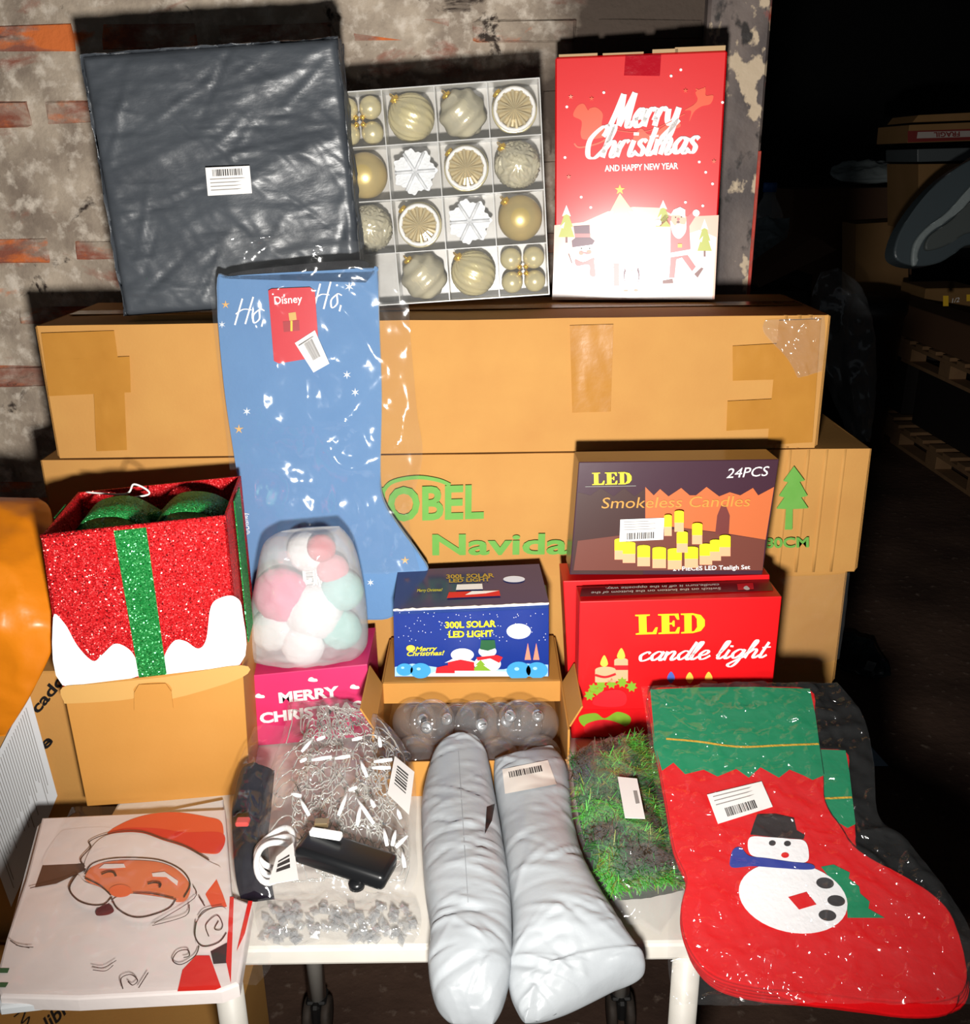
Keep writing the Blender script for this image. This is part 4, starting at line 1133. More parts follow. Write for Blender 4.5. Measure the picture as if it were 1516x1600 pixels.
mesh('torn_edge', v, f, TORN, ts, True)

# ================================================================== PINK BOX, WRAPPED BUNDLE, BLUE STOCKING
PINK = M('pink_card', 'd8366e', .4, spec=.5, var=(5, .3), c2='cf2c64')
tp, FP, pP = quadthing('pink_gift_box', 'pink box reading MERRY CHRISTMAS with white clouds', 'box', [(399, 1166), (582, 1150), (574, 1038), (390, 1056)], .15, PINK, z=TZ)
P = Print(FP)
P.text('MERRY', cm(215, 892), cm(478, 862), 15, PW, bold=.045); P.text('CHRISTMAS', cm(132, 982), cm(580, 925), 15, PW, bold=.045)
P.done('lettering', tp)
for q in ((130, 862), (362, 790), (546, 822)):
    P = Print(FP); P.curve([cm(q[0] + a, q[1] + b) for a, b in ((-20, 6), (-16, -6), (-4, -10), (6, -4), (18, -2), (20, 8), (0, 10))], PW, 4); P.done('cloud_print', tp)
zp = (tp.matrix_world @ Vector((0, 0, (pP[2][1] + pP[3][1]) / 2))).z
Yp = tp.location.y

CLOTHB = M('blue_felt', '5f87b4', .85, sheen=.3, bump=(90, .35, .002), var=(12, .3), c2='5880ae')
Mk = frame(Vector((0, Yp + .120, zp + .004)), 0, radians(5.0)); FK = Face(Mk)
sk = c1(320, 340, .4)
def LS(*pts): return [sk(*q) for q in pts]
st = thing('felt_stocking', 'large blue felt stocking with star embroidery leaning on the cartons', 'stocking', Mk)
slab('stocking_body', LS((45, 235), (100, 228), (300, 215), (500, 205), (660, 195), (675, 210), (680, 400), (690, 700), (685, 1000), (700, 1110), (760, 1210), (840, 1320), (872, 1390), (800, 1480), (735, 1562), (640, 1575), (500, 1560), (350, 1530), (200, 1480), (160, 1420), (150, 1280), (140, 1100), (110, 900), (80, 700), (55, 450)), FK, .014, CLOTHB, st, .005, 0, True, 4)
slab('lining', LS((110, 232), (110, 215), (300, 190), (600, 165), (612, 200), (300, 218)), FK, .006, M('black_plush', '17171b', .9, bump=(120, .9, .004)), st, .002, -.004, True, 4)
P = Print(FK, .0012)
P.script('Ho,', sk(112, 420), sk(242, 408), 21, PW, .13, .07); P.script('Ho,', sk(420, 362), sk(545, 348), 21, PW, .13, .07); P.text('©Disney', sk(178, 1235), sk(166, 1150), 9, PW)
P.done('embroidered_lettering', st)
EST = M('gold_thread', 'd9a860', .5); WST = M('silver_thread', 'd6dde4', .5)
for q, m, r_ in (((82, 340), EST, 7), ((565, 270), WST, 8), ((68, 418), WST, 6), ((556, 614), WST, 7), ((588, 682), WST, 7), ((165, 757), WST, 7), ((134, 826), EST, 8), ((783, 1338), EST, 7), ((648, 1425), WST, 6)):
    P = Print(FK, .0012); P.star(sk(*q), r_, m, 6 if m is WST else 5, .3); P.done('embroidered_star', st)
tg = slab('swing_tag', LS((248, 285), (262, 278), (410, 272), (430, 285), (445, 500), (440, 545), (290, 570), (270, 560)), FK, .0015, M('red_tag_card', 'c8202e', .35, coat=.2), st, 0, .006, False)
P = Print(FK, .0066); P.text('Disney', sk(276, 338), sk(384, 330), 12, PW, bold=.012)
P.poly(LS((330, 372), (358, 368), (362, 398), (334, 402)), M('print_gold_gift', 'c9a24e', .4)); P.poly(LS((308, 405), (372, 400), (374, 440), (312, 446)), M('print_dark_red_gift', 'a01522', .4)); P.rect(*sk(338, 402), *sk(346, 442), YEL)
P.done('tag_print', st)
sticker(st, FK, LS((352, 490), (430, 440), (487, 570), (425, 605)), off=.008, bars=(.3, .75, .3, .85), lines=2, seed=4)
bagk = thing('clear_bag', 'crinkled clear plastic bag around the blue stocking', 'plastic bag', Mk)
loft('film', [(*LS((60, 85), (330, 70)), .012, .006, .02), (*LS((45, 170), (720, 120)), .014, .008, .02), (*LS((22, 260), (790, 300)), .016, .008, .022), (*LS((40, 480), (805, 480)), .016, .01, .022), (*LS((75, 760), (830, 760)), .016, .01, .022),
                    (*LS((95, 960), (850, 940)), .016, .008, .022), (*LS((125, 1200), (800, 1180)), .014, .008, .022), (*LS((150, 1420), (840, 1380)), .012, .006, .02)], FILM, bagk, in_frame(FK), Vector((0, -1, .08)), 44, 80, .012, 9, 11, bottom=False)

WRAPC = film_mat('bubble_wrap', haze=.30, rough=.16, base=.16, bump=(70, 1.0, .008))
bw_ = thing('wrapped_bundle', 'bundle of pink, teal and white toys in hazy plastic wrap on the pink box', 'parcel', T(atz((480, 1000), zp).x, Yp + .045, zp))
Fw = Face(frame(Vector((0, Yp + .045, zp))))
def blob(nm, p, r, m, parent, dy=0, sq=(1, .7, 1)):
    x, z_ = Fw.px(p); v, f = ball_data(r, lambda t, q: 1 + .05 * noise.noise(Vector((t * 3, q * 2, r * 100))), 28, 16)
    iv = parent.matrix_world.inverted()
    return mesh(nm, [iv @ (Fw.m @ Vector((x + q.x * sq[0], dy + q.y * sq[1], z_ + q.z * sq[2]))) for q in v], f, m, parent, True)
bpy.context.view_layer.update()
for p, r_, c_, dy in (((440, 930), .052, 'e06a92', 0), ((425, 985), .040, 'd9dfe0', .0), ((535, 922), .040, '9fd0cc', .0), ((532, 985), .040, '8fc8c0', .005), ((480, 865), .038, 'dddddd', .01), ((505, 850), .026, 'c94a56', -.02), ((490, 955), .055, 'e6e6e8', 0), ((475, 1005), .04, 'e8e4e6', -.01), ((520, 890), .03, 'd98a94', .0)):
    blob('plush_toy', p, r_, M('plush_' + c_, c_, .9, bump=(150, .6, .003)), bw_, dy)
loft('wrap', [((440, 830), (530, 822), 0, .03, .03), ((412, 850), (552, 850), 0, .06, .045), ((400, 905), (566, 900), 0, .075, .05), ((390, 960), (574, 960), 0, .08, .05), ((386, 1005), (574, 1005), 0, .075, .05), ((395, 1032), (560, 1026), 0, .05, .04)],
     WRAPC, bw_, in_frame(Fw), Vector((0, -1, .1)), 30, 60, .006, 24, 6, power=.5)
sticker(bw_, Face(bw_.matrix_world @ Matrix.Translation((0, -.083, 0))), [(458, 905), (492, 902), (498, 968), (464, 970)], off=.002, bars=(.15, .5, .1, .9), lines=3, vertical=True, seed=5)
sticker(bw_, Face(bw_.matrix_world @ Matrix.Translation((0, -.075, 0))), [(428, 1010), (462, 994), (470, 1014), (440, 1030)], off=.002, bars=(.3, .9, .2, .8), lines=1, seed=6)

# ================================================================== RED TINSEL GIFT BOX ON A KRAFT CARTON
cg = c1(40, 700, .3625)
def LG(*pts): return [cg(*q) for q in pts]
tk, FKc, pK = quadthing('kraft_carton', 'plain kraft carton with tuck tab under the red tinsel gift box', 'cardboard box', [(136, 1260), (392, 1243), (379, 1040), (98, 1074)], .20, CARD2, z=TZ+.002, yaw=7)
P = Print(FKc, .0008)
P.curve(LG((160, 1030), (165, 1090), (200, 1100), (460, 1080), (465, 1040), (500, 1015), (600, 1010), (632, 1040), (632, 1080), (930, 990), (930, 935), (600, 985), (300, 1015)), M('kraft_lid_flap', 'c89a55', .7), 4)
P.done('lid_flap', tk)
bm = bmesh.new()
q = [FKc.px(p) for p in LG((470, 1050), (490, 1015), (605, 1010), (630, 1045), (638, 1115), (470, 1125))]
f = bm.faces.new([bm.verts.new((x, -.0022, z_)) for x, z_ in q]); g = bmesh.ops.extrude_face_region(bm, geom=[f])
for v in g['geom']:
    if isinstance(v, bmesh.types.BMVert): v.co.y -= .002
bobj('tuck_tab', bm, CARD2, tk)
REDG = glitter_mat('red_tinsel', 'd80e18', 560, sparkle='ff9a90'); GRNG = glitter_mat('green_tinsel', '12883a', 560, sparkle='a8ffc0'); FELTW = M('white_felt', 'eceaea', .95, bump=(160, .5, .002))
ztop = (tk.matrix_world @ Vector((0, 0, max(pK[2][1], pK[3][1])))).z
Mg = tk.matrix_world @ Matrix.Translation((0, .004, (pK[2][1] + pK[3][1]) / 2 + .002)); 
gb = thing('gift_box', 'open red tinsel gift box with green ribbon and white felt snow', 'gift box', Mg)
bpy.context.view_layer.update()
FG = Face(gb.matrix_world)
qf = [FG.px(p) for p in ((98, 1071), (377, 1036), (353, 808), (64, 838))]
W_ = .004; Dg = .215
def panel(nm, quad3, m, th):
    bm = bmesh.new(); vs = [bm.verts.new(v) for v in quad3]; f = bm.faces.new(vs); f.normal_update(); nn = f.normal.copy()
    g = bmesh.ops.extrude_face_region(bm, geom=[f])
    for v in g['geom']:
        if isinstance(v, bmesh.types.BMVert): v.co += nn * th
    return bobj(nm, bm, m, gb)
f3 = [Vector((x, 0, z_)) for x, z_ in qf]; b3 = [v + Vector((0, Dg, .0)) for v in f3]
panel('front_panel', f3, REDG, -W_); panel('back_panel', b3, REDG, W_); panel('side_panel', [f3[0], f3[3], b3[3], b3[0]], REDG, -W_); panel('side_panel', [f3[1], b3[1], b3[2], f3[2]], REDG, -W_); panel('bottom', [f3[0], b3[0], b3[1], f3[1]], REDG, W_)
def strip(nm, x0, x1, x2, x3, m, off):
    P_ = Print(FG, off); P_.poly(LG(x0, x1, x2, x3), m); return P_.done(nm, gb)
strip('ribbon', (490, 985), (610, 972), (520, 330), (380, 345), GRNG, .003)
P = Print(FG, .0018)
P.curve(LG((160, 1020), (120, 730), (170, 755), (225, 850), (290, 915), (330, 890), (385, 842), (440, 860), (475, 905), (490, 980)), FELTW, 5)
P.curve(LG((605, 975), (598, 900), (640, 830), (690, 830), (745, 862), (780, 820), (800, 680), (850, 640), (905, 640), (935, 700), (925, 930)), FELTW, 5)
P.done('felt_snow', gb)
# ribbon on right side and inside back
mid = (f3[1] + b3[1]) / 2; midt = (f3[2] + b3[2]) / 2
v, f = [], []
panel('ribbon', [f3[1].lerp(b3[1], .35) + Vector((.003, 0, 0)), f3[1].lerp(b3[1], .7) + Vector((.003, 0, 0)), f3[2].lerp(b3[2], .7) + Vector((.003, 0, 0)), f3[2].lerp(b3[2], .35) + Vector((.003, 0, 0))], GRNG, .002)
panel('ribbon', [b3[0].lerp(b3[1], .42) - Vector((0, .002, 0)), b3[0].lerp(b3[1], .6) - Vector((0, .002, 0)), b3[3].lerp(b3[2], .64) - Vector((0, .002, 0)), b3[3].lerp(b3[2], .42) - Vector((0, .002, 0))], GRNG, -.002)
panel('ribbon', [f3[0].lerp(b3[0], .4) - Vector((.003, 0, 0)), f3[3].lerp(b3[3], .4) - Vector((.003, 0, 0)), f3[3].lerp(b3[3], .7) - Vector((.003, 0, 0)), f3[0].lerp(b3[0], .7) - Vector((.003, 0, 0))], GRNG, .002)
v, f = tube_data([f3[3], f3[2]], .004, 6); mesh('rim_edging', v, f, REDG, gb, True)
# green bow tucked inside
ctr = (f3[2] + f3[3] + b3[2] + b3[3]) / 4 + Vector((.01, .0, -.03))
bow = thing('gift_bow', 'green tinsel bow tucked inside the open gift box', 'bow', gb.matrix_world @ Matrix.Translation(ctr), None)
def ribbon_loop(nm, pts, w, parent, m):
    P_ = cat_rom(pts, 8); vs, fs = [], []
    for i, p in enumerate(P_): vs += [p - Vector((0, w, 0)), p + Vector((0, w, 0))]
    for i in range(len(P_) - 1): fs.append((2 * i, 2 * i + 1, 2 * i + 3, 2 * i + 2))
    o = mesh(nm, vs, fs, m, parent, True); md = o.modifiers.new('s', 'SOLIDIFY'); md.thickness = .0015; return o
for s in (-1, 1):
    ribbon_loop('bow_loop', [(0, 0, 0), (s * .04, -.02, .035), (s * .09, -.02, .032), (s * .118, 0, .0), (s * .07, .01, -.012), (0, .0, 0)], .05, bow, GRNG)
    ribbon_loop('bow_tail', [(0, 0, 0), (s * .03, -.03, .0), (s * .07, -.05, -.02)], .02, bow, GRNG)
v, f = ball_data(.018, lambda t, p: 1, 16, 10); mesh('knot', v, f, GRNG, bow, True)
tube('white_cord', cat_rom([f3[3].lerp(b3[3], .9) + Vector((.02, 0, .006)) - ctr, Vector((-.06, .06, .03)), Vector((-.04, .05, .05)), Vector((-.02, .06, .028)), Vector((-.07, .05, .02)), Vector((-.10, .03, -.01))], 8), .0018, M('white_cord', 'e8e6e2', .6), bow, 6)

# ================================================================== MAILERS, GARLAND
POLYW = M('grey_white_poly', 'acb1b5', .36, spec=.45, bump=(30, .3, .004), var=(7, .3), c2='9ba0a5')
ck = c1(640, 1120, .3034)
def LK(*pts): return [ck(*q) for q in pts]
def rows_k(L): return [(ck(*a), ck(*b), z_, u, d) for a, b, z_, u, d in L]
m1 = thing('poly_mailer', 'grey-white poly mailer with a black torn slit and a seam line', 'parcel', T(*atz((725, 1400), TZ)))
loft('pouch', rows_k([((215, 110), (320, 105), .84, .012, .012), ((130, 200), (395, 200), .825, .035, .03), ((68, 420), (440, 420), .805, .045, .04), ((64, 650), (480, 650), .80, .05, .045), ((78, 880), (515, 880), .80, .05, .045), ((108, 1110), (528, 1090), .795, .045, .04),
      ((96, 1290), (525, 1290), .785, .045, .04), ((135, 1470), (485, 1470), .765, .035, .03), ((225, 1580), (425, 1590), .75, .012, .012)]), POLYW, m1, atz, Vector((0, 0, 1)), 64, 150, .0035, 4, 21, power=.36, sharp=2, creases=80, cw_=.0028, chh=.0042)
bpy.context.view_layer.update()
Fm1 = Face(frame(atz((725, 1400), .851), 0, radians(90)))
Fm1.m = frame(atz((725, 1400), .851), 0, radians(88)); Fm1.inv = Fm1.m.inverted()
m2 = thing('poly_mailer', 'grey-white poly mailer with a barcode label at its upper end', 'parcel', T(*atz((890, 1420), TZ)))
loft('pouch', rows_k([((440, 215), (735, 150), .83, .012, .012), ((435, 330), (812, 290), .815, .035, .03), ((470, 560), (845, 560), .80, .045, .04), ((500, 800), (900, 770), .80, .05, .045), ((525, 1000), (1000, 960), .795, .05, .04), ((528, 1180), (1120, 1140), .79, .045, .04),
      ((508, 1330), (1214, 1295), .775, .035, .03), ((520, 1430), (1080, 1372), .765, .03, .025), ((560, 1520), (860, 1480), .755, .02, .02), ((595, 1578), (660, 1566), .75, .006, .006)]), POLYW, m2, atz, Vector((0, 0, 1)), 64, 150, .0035, 4, 31, power=.36, sharp=2, creases=90, cw_=.0028, chh=.0042)
def on_pouch(o, Mname, quad, m, lift=.0015, n=14, name='label_sticker', bars=None):
    """paper patch laid on a pouch: each point is dropped along the view ray onto the pouch surface"""
    from mathutils.bvhtree import BVHTree
    me = o.data; vs = [o.matrix_world @ v.co for v in me.vertices]
    tr = BVHTree.FromPolygons(vs, [p.vertices for p in me.polygons])
    def hit(px):
        d = ray(px).normalized(); h, nn, i, dist = tr.ray_cast(CPOS, d)
        return (h - d * lift) if h is not None else None
    def patch(nm, quad, m, lift_, parent, n):
        g = []; iv = parent.matrix_world.inverted()
        for i in range(n + 1):
            for j in range(n + 1):
                a = Vector(quad[0]).lerp(Vector(quad[1]), j / n); b = Vector(quad[3]).lerp(Vector(quad[2]), j / n); q = a.lerp(b, i / n)
                d = ray(q).normalized(); h, nn, k, dist = tr.ray_cast(CPOS, d)
                if h is None: return None
                g.append(iv @ (h + Vector((0, 0, lift_))))
        fs = [(i * (n + 1) + j, (i + 1) * (n + 1) + j, (i + 1) * (n + 1) + j + 1, i * (n + 1) + j + 1) for i in range(n) for j in range(n)]
        return mesh(nm, g, fs, m, parent, True)
    lab = patch(name, quad, m, lift, o.parent, n)
    return lab, patch
bpy.context.view_layer.update()
pouch1 = [c for c in m1.children if c.name.startswith('pouch')][0]; pouch2 = [c for c in m2.children if c.name.startswith('pouch')][0]
lab, patch = on_pouch(pouch2, 'l', LK((478, 275), (712, 228), (758, 352), (492, 402)), M('label_cream', 'd8cfc6', .5), .002)
if lab:
    rnd = random.Random(9); u = 0.0
    a0, a1, b0, b1 = [Vector(ck(*q)) for q in ((510, 292), (680, 258), (516, 322), (688, 288))]
    bv_, bf_ = [], []
    while u < 1:
        w_ = rnd.choice((.015, .03, .045)); e = min(1, u + w_)
        o_ = patch('bar', [a0.lerp(a1, u), a0.lerp(a1, e), b0.lerp(b1, e), b0.lerp(b1, u)], INK, .0032, m2, 2)
        if o_:
            n0 = len(bv_); bv_ += [v.co.copy() for v in o_.data.vertices]; bf_ += [tuple(n0 + i for i in p.vertices) for p in o_.data.polygons]; bpy.data.objects.remove(o_)
        u += w_ + rnd.choice((.02, .03))
    if bv_: mesh('barcode', bv_, bf_, INK, lab)['kind'] = 'stuff'
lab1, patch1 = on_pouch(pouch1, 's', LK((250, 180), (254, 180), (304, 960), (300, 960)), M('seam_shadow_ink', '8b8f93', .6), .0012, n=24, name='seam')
on_pouch(pouch1, 's', LK((398, 470), (440, 455), (425, 540), (388, 610)), BLACK, .002, name='torn_slit')
P = None
GPOLY = film_mat('garland_bag_film', haze=.07, rough=.1, base=.08, bump=(60, 1.0, .014))
gd = thing('garland_bag', 'clear bag of green pine garland with a white barcode label', 'garland', T(*atz((965, 1300), TZ)))
GR = [((805, 215), (1240, 95), .835, .02, .02), ((825, 400), (1285, 330), .815, .04, .035), ((862, 600), (1325, 560), .80, .045, .04), ((930, 780), (1375, 750), .795, .04, .035), ((1005, 950), (1440, 890), .785, .02, .02)]
loft('garland_core', rows_k([(Vector(a).lerp(Vector(b), .06), Vector(b).lerp(Vector(a), .06), z_ - .004, u * .6, d * .6) for a, b, z_, u, d in GR]), M('dark_pine', '1c2c18', .9, var=(60, .2), c2='2c2a1c'), gd, atz, Vector((0, 0, 1)), 24, 40, .01, 30, 41)
NEED = [M('needle_dark', '2a7030', .6), M('needle_bright', '58b844', .5), M('needle_olive', '7d8c34', .6), M('needle_brown', '4b3a26', .7)]
vs, fs, mi = [], [], []
gi = gd.matrix_world.inverted()
rr = rows_k(GR)
def gsample(v, u):
    k = min(int(v * (len(rr) - 1)), len(rr) - 2); f = v * (len(rr) - 1) - k
    a = Vector(rr[k][0]).lerp(Vector(rr[k + 1][0]), f); b = Vector(rr[k][1]).lerp(Vector(rr[k + 1][1]), f); zz = rr[k][2] + (rr[k + 1][2] - rr[k][2]) * f; th = rr[k][3] + (rr[k + 1][3] - rr[k][3]) * f
    return atz(a.lerp(b, u), zz), th
bpy.context.view_layer.update(); gi = gd.matrix_world.inverted()
for k in range(9000):
    v_, u_ = random.uniform(.01, .97), random.uniform(.05, .95); p, th = gsample(v_, u_)
    s = 2 * u_ - 1; p.z += th * (1 - s * s) ** .6 * random.uniform(.6, .93)
    d = Vector((random.gauss(.5, .7), random.gauss(-.6, .7), random.gauss(.1, .3))).normalized() * random.uniform(.012, .024); w_ = d.cross(Vector((0, 0, 1))).normalized() * .0011
    n0 = len(vs); vs += [gi @ (p - w_), gi @ (p + w_), gi @ (p + d + w_ * .3), gi @ (p + d - w_ * .3)]; fs.append((n0, n0 + 1, n0 + 2, n0 + 3))
    g_ = noise.noise(Vector((p.x * 22, p.y * 22, 0)))
    mi.append(1 if g_ + random.uniform(-.2, .2) > .18 else (2 if g_ > .05 else (3 if g_ < -.25 else 0)))
o = mesh('pine_needles', vs, fs, NEED, gd, False, mi); o['kind'] = 'stuff'
loft('film', rows_k(GR + [((1045, 1070), (1290, 1120), .765, .006, .004)]), GPOLY, gd, atz, Vector((0, 0, 1)), 34, 70, .008, 16, 43, bottom=False)
Fgd = Face(frame(atz((990, 1245), .858), 0, radians(84)))
sticker(gd, Face(gd.matrix_world), [(0, 0), (1, 0), (1, 1), (0, 1)], off=0, lines=0) if False else None
lq = [atz(ck(*q), .862) for q in ((1072, 308), (1172, 318), (1214, 524), (1110, 520))]
o = mesh('label_sticker', [gi @ q for q in lq] + [gi @ (q - Vector((0, 0, .0006))) for q in lq], [(0, 3, 2, 1), (4, 5, 6, 7), (0, 1, 5, 4), (1, 2, 6, 5), (2, 3, 7, 6), (3, 0, 4, 7)], LABEL, gd)
bq = [atz(ck(*q), .8625) for q in ((1152, 380), (1172, 380), (1186, 445), (1166, 448))]
o2 = mesh('barcode', [gi @ q for q in bq], [(0, 3, 2, 1)], INKG, o)

# ================================================================== SNOWMAN STOCKINGS
cs_ = c1(980, 1020, .3624)
def LT(*pts): return [cs_(*q) for q in pts]
Ms = frame(Vector((0.40, 1.02, .806)), 0, radians(70.8)); FSt = Face(Ms)
FELTR = M('red_felt', 'd2040c', .9, spec=.15, bump=(120, .4, .002), var=(10, .3), c2='c6040c'); FELTG = M('green_felt', '0c8458', .9, spec=.15, bump=(120, .4, .002), var=(10, .3), c2='0a7850')
GOLDT = M('gold_trim', 'd9b038', .4, metal=.2, bump=(300, .8, .003))
OUT = [(100, 160), (300, 150), (550, 148), (788, 156), (812, 270), (828, 390), (848, 530), (856, 640), (920, 750), (1000, 850), (1180, 955), (1300, 1025), (1395, 1120), (1440, 1250), (1468, 1400), (1400, 1488), (1150, 1502), (800, 1462), (560, 1440), (380, 1390), (280, 1290), (238, 1170), (240, 1065), (258, 965), (205, 840), (170, 640), (135, 450), (110, 300)]
def stocking(k, dx, dy, front):
    Mk_ = frame(Ms @ Vector((0, .0072 * k, 0)), 0, radians(70.8)); F_ = Face(Mk_)
    lab = 'red felt stocking with a snowman and green cuff, top of the pack' if front else ('red felt stocking whose green cuff sticks out beside the top one' if k == 1 else 'red felt stocking lying under the snowman stocking')
    t = thing('christmas_stocking', lab, 'stocking', Mk_, 'red stockings in the clear pack')
    def q(pts): return [cs_(985 + (a - 848) * .72, 740 + (b - 530) * .85) if k == 1 else cs_(a + dx, b + dy) for a, b in pts]
    slab('stocking_body', q(OUT), F_, .0062, FELTR, t, .002, 0, True, 4)
    P_ = Print(F_, .0008)
    P_.poly(q([(100, 160), (300, 150), (550, 148), (788, 156), (812, 270), (828, 390), (848, 530), (800, 550), (760, 530), (700, 505), (655, 540), (575, 495), (525, 540), (470, 502), (390, 535), (330, 505), (250, 525), (200, 475), (150, 510), (120, 400)]), FELTG)
    P_.done('green_cuff', t)
    P_ = Print(F_, .0018); P_.stroke(q([(168, 374), (300, 385), (480, 408), (660, 402), (826, 396)]), 3.6, GOLDT); P_.done('gold_trim', t)
    return t, F_
s0, Fs0 = stocking(0, 0, 0, True)
stocking(1, 0, 0, False)
for k in range(2, 6): stocking(k, (k - 2) * 5 - 5, 14 * (k - 1), False)
def applique(nm, fn, base=.0016):
    P_ = Print(Fs0, base); fn(P_); return P_.done(nm, s0)
WF = M('white_applique', 'e9e8ea', .9, bump=(140, .4, .002)); DKF = M('dark_brown_satin', '2a2222', .3, bump=(40, .6, .004)); BLF = M('blue_felt_scarf', '1d2f8c', .9); BKF = M('charcoal_felt', '2b282a', .9)
applique('snowman_body', lambda p: p.ell(cs_(715, 1060), 86, 54, WF, 12, 40), .0020)
applique('snowman_head', lambda p: p.curve(LT((528, 800), (530, 870), (600, 890), (700, 905), (770, 905), (783, 870), (765, 815), (700, 805), (610, 798)), WF), .0018)
applique('hat', lambda p: p.poly(LT((560, 700), (640, 698), (718, 716), (730, 770), (765, 790), (760, 808), (640, 800), (530, 788), (545, 740)), DKF), .0024)
applique('scarf', lambda p: p.curve(LT((445, 885), (460, 850), (490, 845), (525, 880), (600, 890), (700, 905), (790, 915), (806, 935), (760, 940), (640, 932), (540, 925), (450, 930)), BLF), .0030)
applique('mitten', lambda p: p.poly(LT((835, 925), (890, 915), (960, 950), (955, 975), (1000, 1010), (1005, 1040), (1045, 1075), (1040, 1105), (1110, 1145), (950, 1145), (945, 1060)), FELTG), .0014)
for q in ((625, 825), (690, 827)): applique('eye', lambda p, q=q: p.ell(cs_(*q), 5.5, 4.3, BKF, 0, 14), .0028)
applique('nose', lambda p: p.ell(cs_(680, 877), 6.2, 4.4, FELTR, 0, 14), .0028)
for q in ((852, 998), (900, 1074), (862, 1137)): applique('button', lambda p, q=q: p.ell(cs_(*q), 14, 8.6, BKF, 8, 20), .0030)
applique('patch', lambda p: p.poly(LT((693, 1058), (772, 1035), (815, 1090), (740, 1112)), FELTR), .0030)
sticker(s0, Fs0, LT((345, 612), (580, 555), (628, 664), (392, 738)), off=.004, bars=(.2, .75, .12, .42), lines=3, seed=7)
pk = thing('clear_bag', 'clear plastic pouch around the pack of red snowman stockings', 'plastic bag', Ms)
loft('film', [(*LT((60, 145), (905, 130)), .006, .004, .01), (*LT((85, 300), (1010, 260)), .009, .006, .01), (*LT((105, 480), (1062, 450)), .010, .006, .01), (*LT((135, 660), (1085, 700)), .010, .006, .01), (*LT((165, 820), (1200, 800)), .010, .006, .01), (*LT((200, 960), (1345, 980)), .010, .006, .01),
                    (*LT((180, 1150), (1470, 1170)), .009, .006, .01), (*LT((178, 1350), (1500, 1340)), .006, .004, .01), (*LT((205, 1520), (1480, 1515)), .0, .003, .01)], film_mat('stocking_pouch_film', haze=.02, rough=.11, base=.07, bump=(90, 1.0, .016)), pk, in_frame(FSt), (Ms.to_3x3() @ Vector((0, -1, 0))), 80, 130, .008, 20, 51, bottom=False)

# ================================================================== SANTA PRINT PACK
ct = c1(0, 1230, .3034)
def LN(*pts): return [ct(*q) for q in pts]
ZS = .776
Mn = frame(Vector((-.5, 1.2, ZS)), 0, radians(90)); FN = Face(Mn)
sp = thing('printed_cloth_pack', 'folded cloth pack printed with a white-bearded man in a red hat', 'cloth', Mn)
PRW = M('print_warm_white', 'e9dedb', .4, spec=.4, bump=(12, .4, .006), var=(5, .3), c2='e2d8d4'); LINE = M('print_outline', '3a2620', .5); FACE = M('print_face', 'e0764c', .45); HAT = M('print_hat_red', 'd8231c', .4); HATO = M('print_hat_orange', 'e2512a', .4)
slab('folded_cloth', LN((215, 155), (1160, 110), (1195, 560), (1300, 600), (1230, 1010), (1140, 1045), (400, 1085), (0, 1075), (-30, 1010), (30, 780), (130, 480)), FN, .022, PRW, sp, .004, 0, False)
P = Print(FN, .0008)
P.curve(LN((300, 245), (380, 215), (560, 208), (560, 240), (480, 300), (420, 390), (220, 400)), PRW)
P.poly(LN((220, 405), (440, 395), (440, 430), (290, 500), (180, 520)), M('print_dark_brown2', '4a322a', .5))
P.curve(LN((555, 245), (640, 185), (760, 145), (900, 132), (1060, 155), (1145, 190), (1140, 330), (1060, 345), (940, 320), (830, 275), (720, 245)), HATO)
P.curve(LN((555, 247), (640, 215), (800, 215), (950, 235), (1145, 240), (1140, 330), (1050, 340), (940, 318), (830, 275), (720, 245)), HAT)
P.poly(LN((1100, 440), (1150, 560), (1170, 620), (1100, 640), (1060, 560)), HATO)
P.done('hat_print', sp); P = Print(FN, .0012); P.poly(LN((940, 945), (1010, 870), (1080, 870), (1140, 1035), (1110, 1048), (915, 1055)), HAT); P.poly(LN((1085, 850), (1170, 805), (1170, 910), (1100, 915)), M('print_dark_sleeve', '2a2224', .5))
P.poly(LN((1185, 570), (1205, 570), (1190, 1015), (1165, 900), (1175, 740)), HAT); P.poly(LN((1280, 590), (1302, 592), (1262, 760), (1220, 850), (1240, 760)), HAT)
P.done('sleeve_print', sp, stuff=True); P = Print(FN, .0012); P.poly(LN((0, 935), (50, 935), (40, 960), (0, 960)), DGREEN); P.poly(LN((0, 1010), (45, 1010), (30, 1035), (0, 1035)), DGREEN)
P.done('leaf_print', sp, stuff=True); P = Print(FN, .003); P.curve(LN((440, 470), (480, 415), (580, 388), (720, 385), (840, 400), (940, 450), (982, 520), (960, 590), (900, 598), (780, 570), (680, 565), (560, 545), (460, 500)), FACE)
P.done('face_print', sp)
P = Print(FN, .0045)
P.curve(LN((440, 430), (470, 330), (540, 265), (640, 245), (740, 250), (840, 285), (960, 325), (1080, 395), (1140, 440), (1060, 560), (1020, 600), (960, 480), (850, 400), (720, 385), (560, 390)), PRW)
P.curve(LN((362, 540), (372, 490), (405, 465), (440, 500), (520, 530), (575, 580), (540, 625), (470, 628), (400, 600)), PRW); P.curve(LN((580, 600), (650, 565), (760, 570), (905, 600), (870, 650), (760, 690), (680, 690), (610, 650)), PRW)
P.curve(LN((505, 640), (560, 615), (590, 650), (560, 672), (500, 675)), M('print_mouth', '5a1a22', .5)); P.ell(ct(623, 550), 17.5, 10, M('print_nose', 'e8683c', .45), 0, 20)
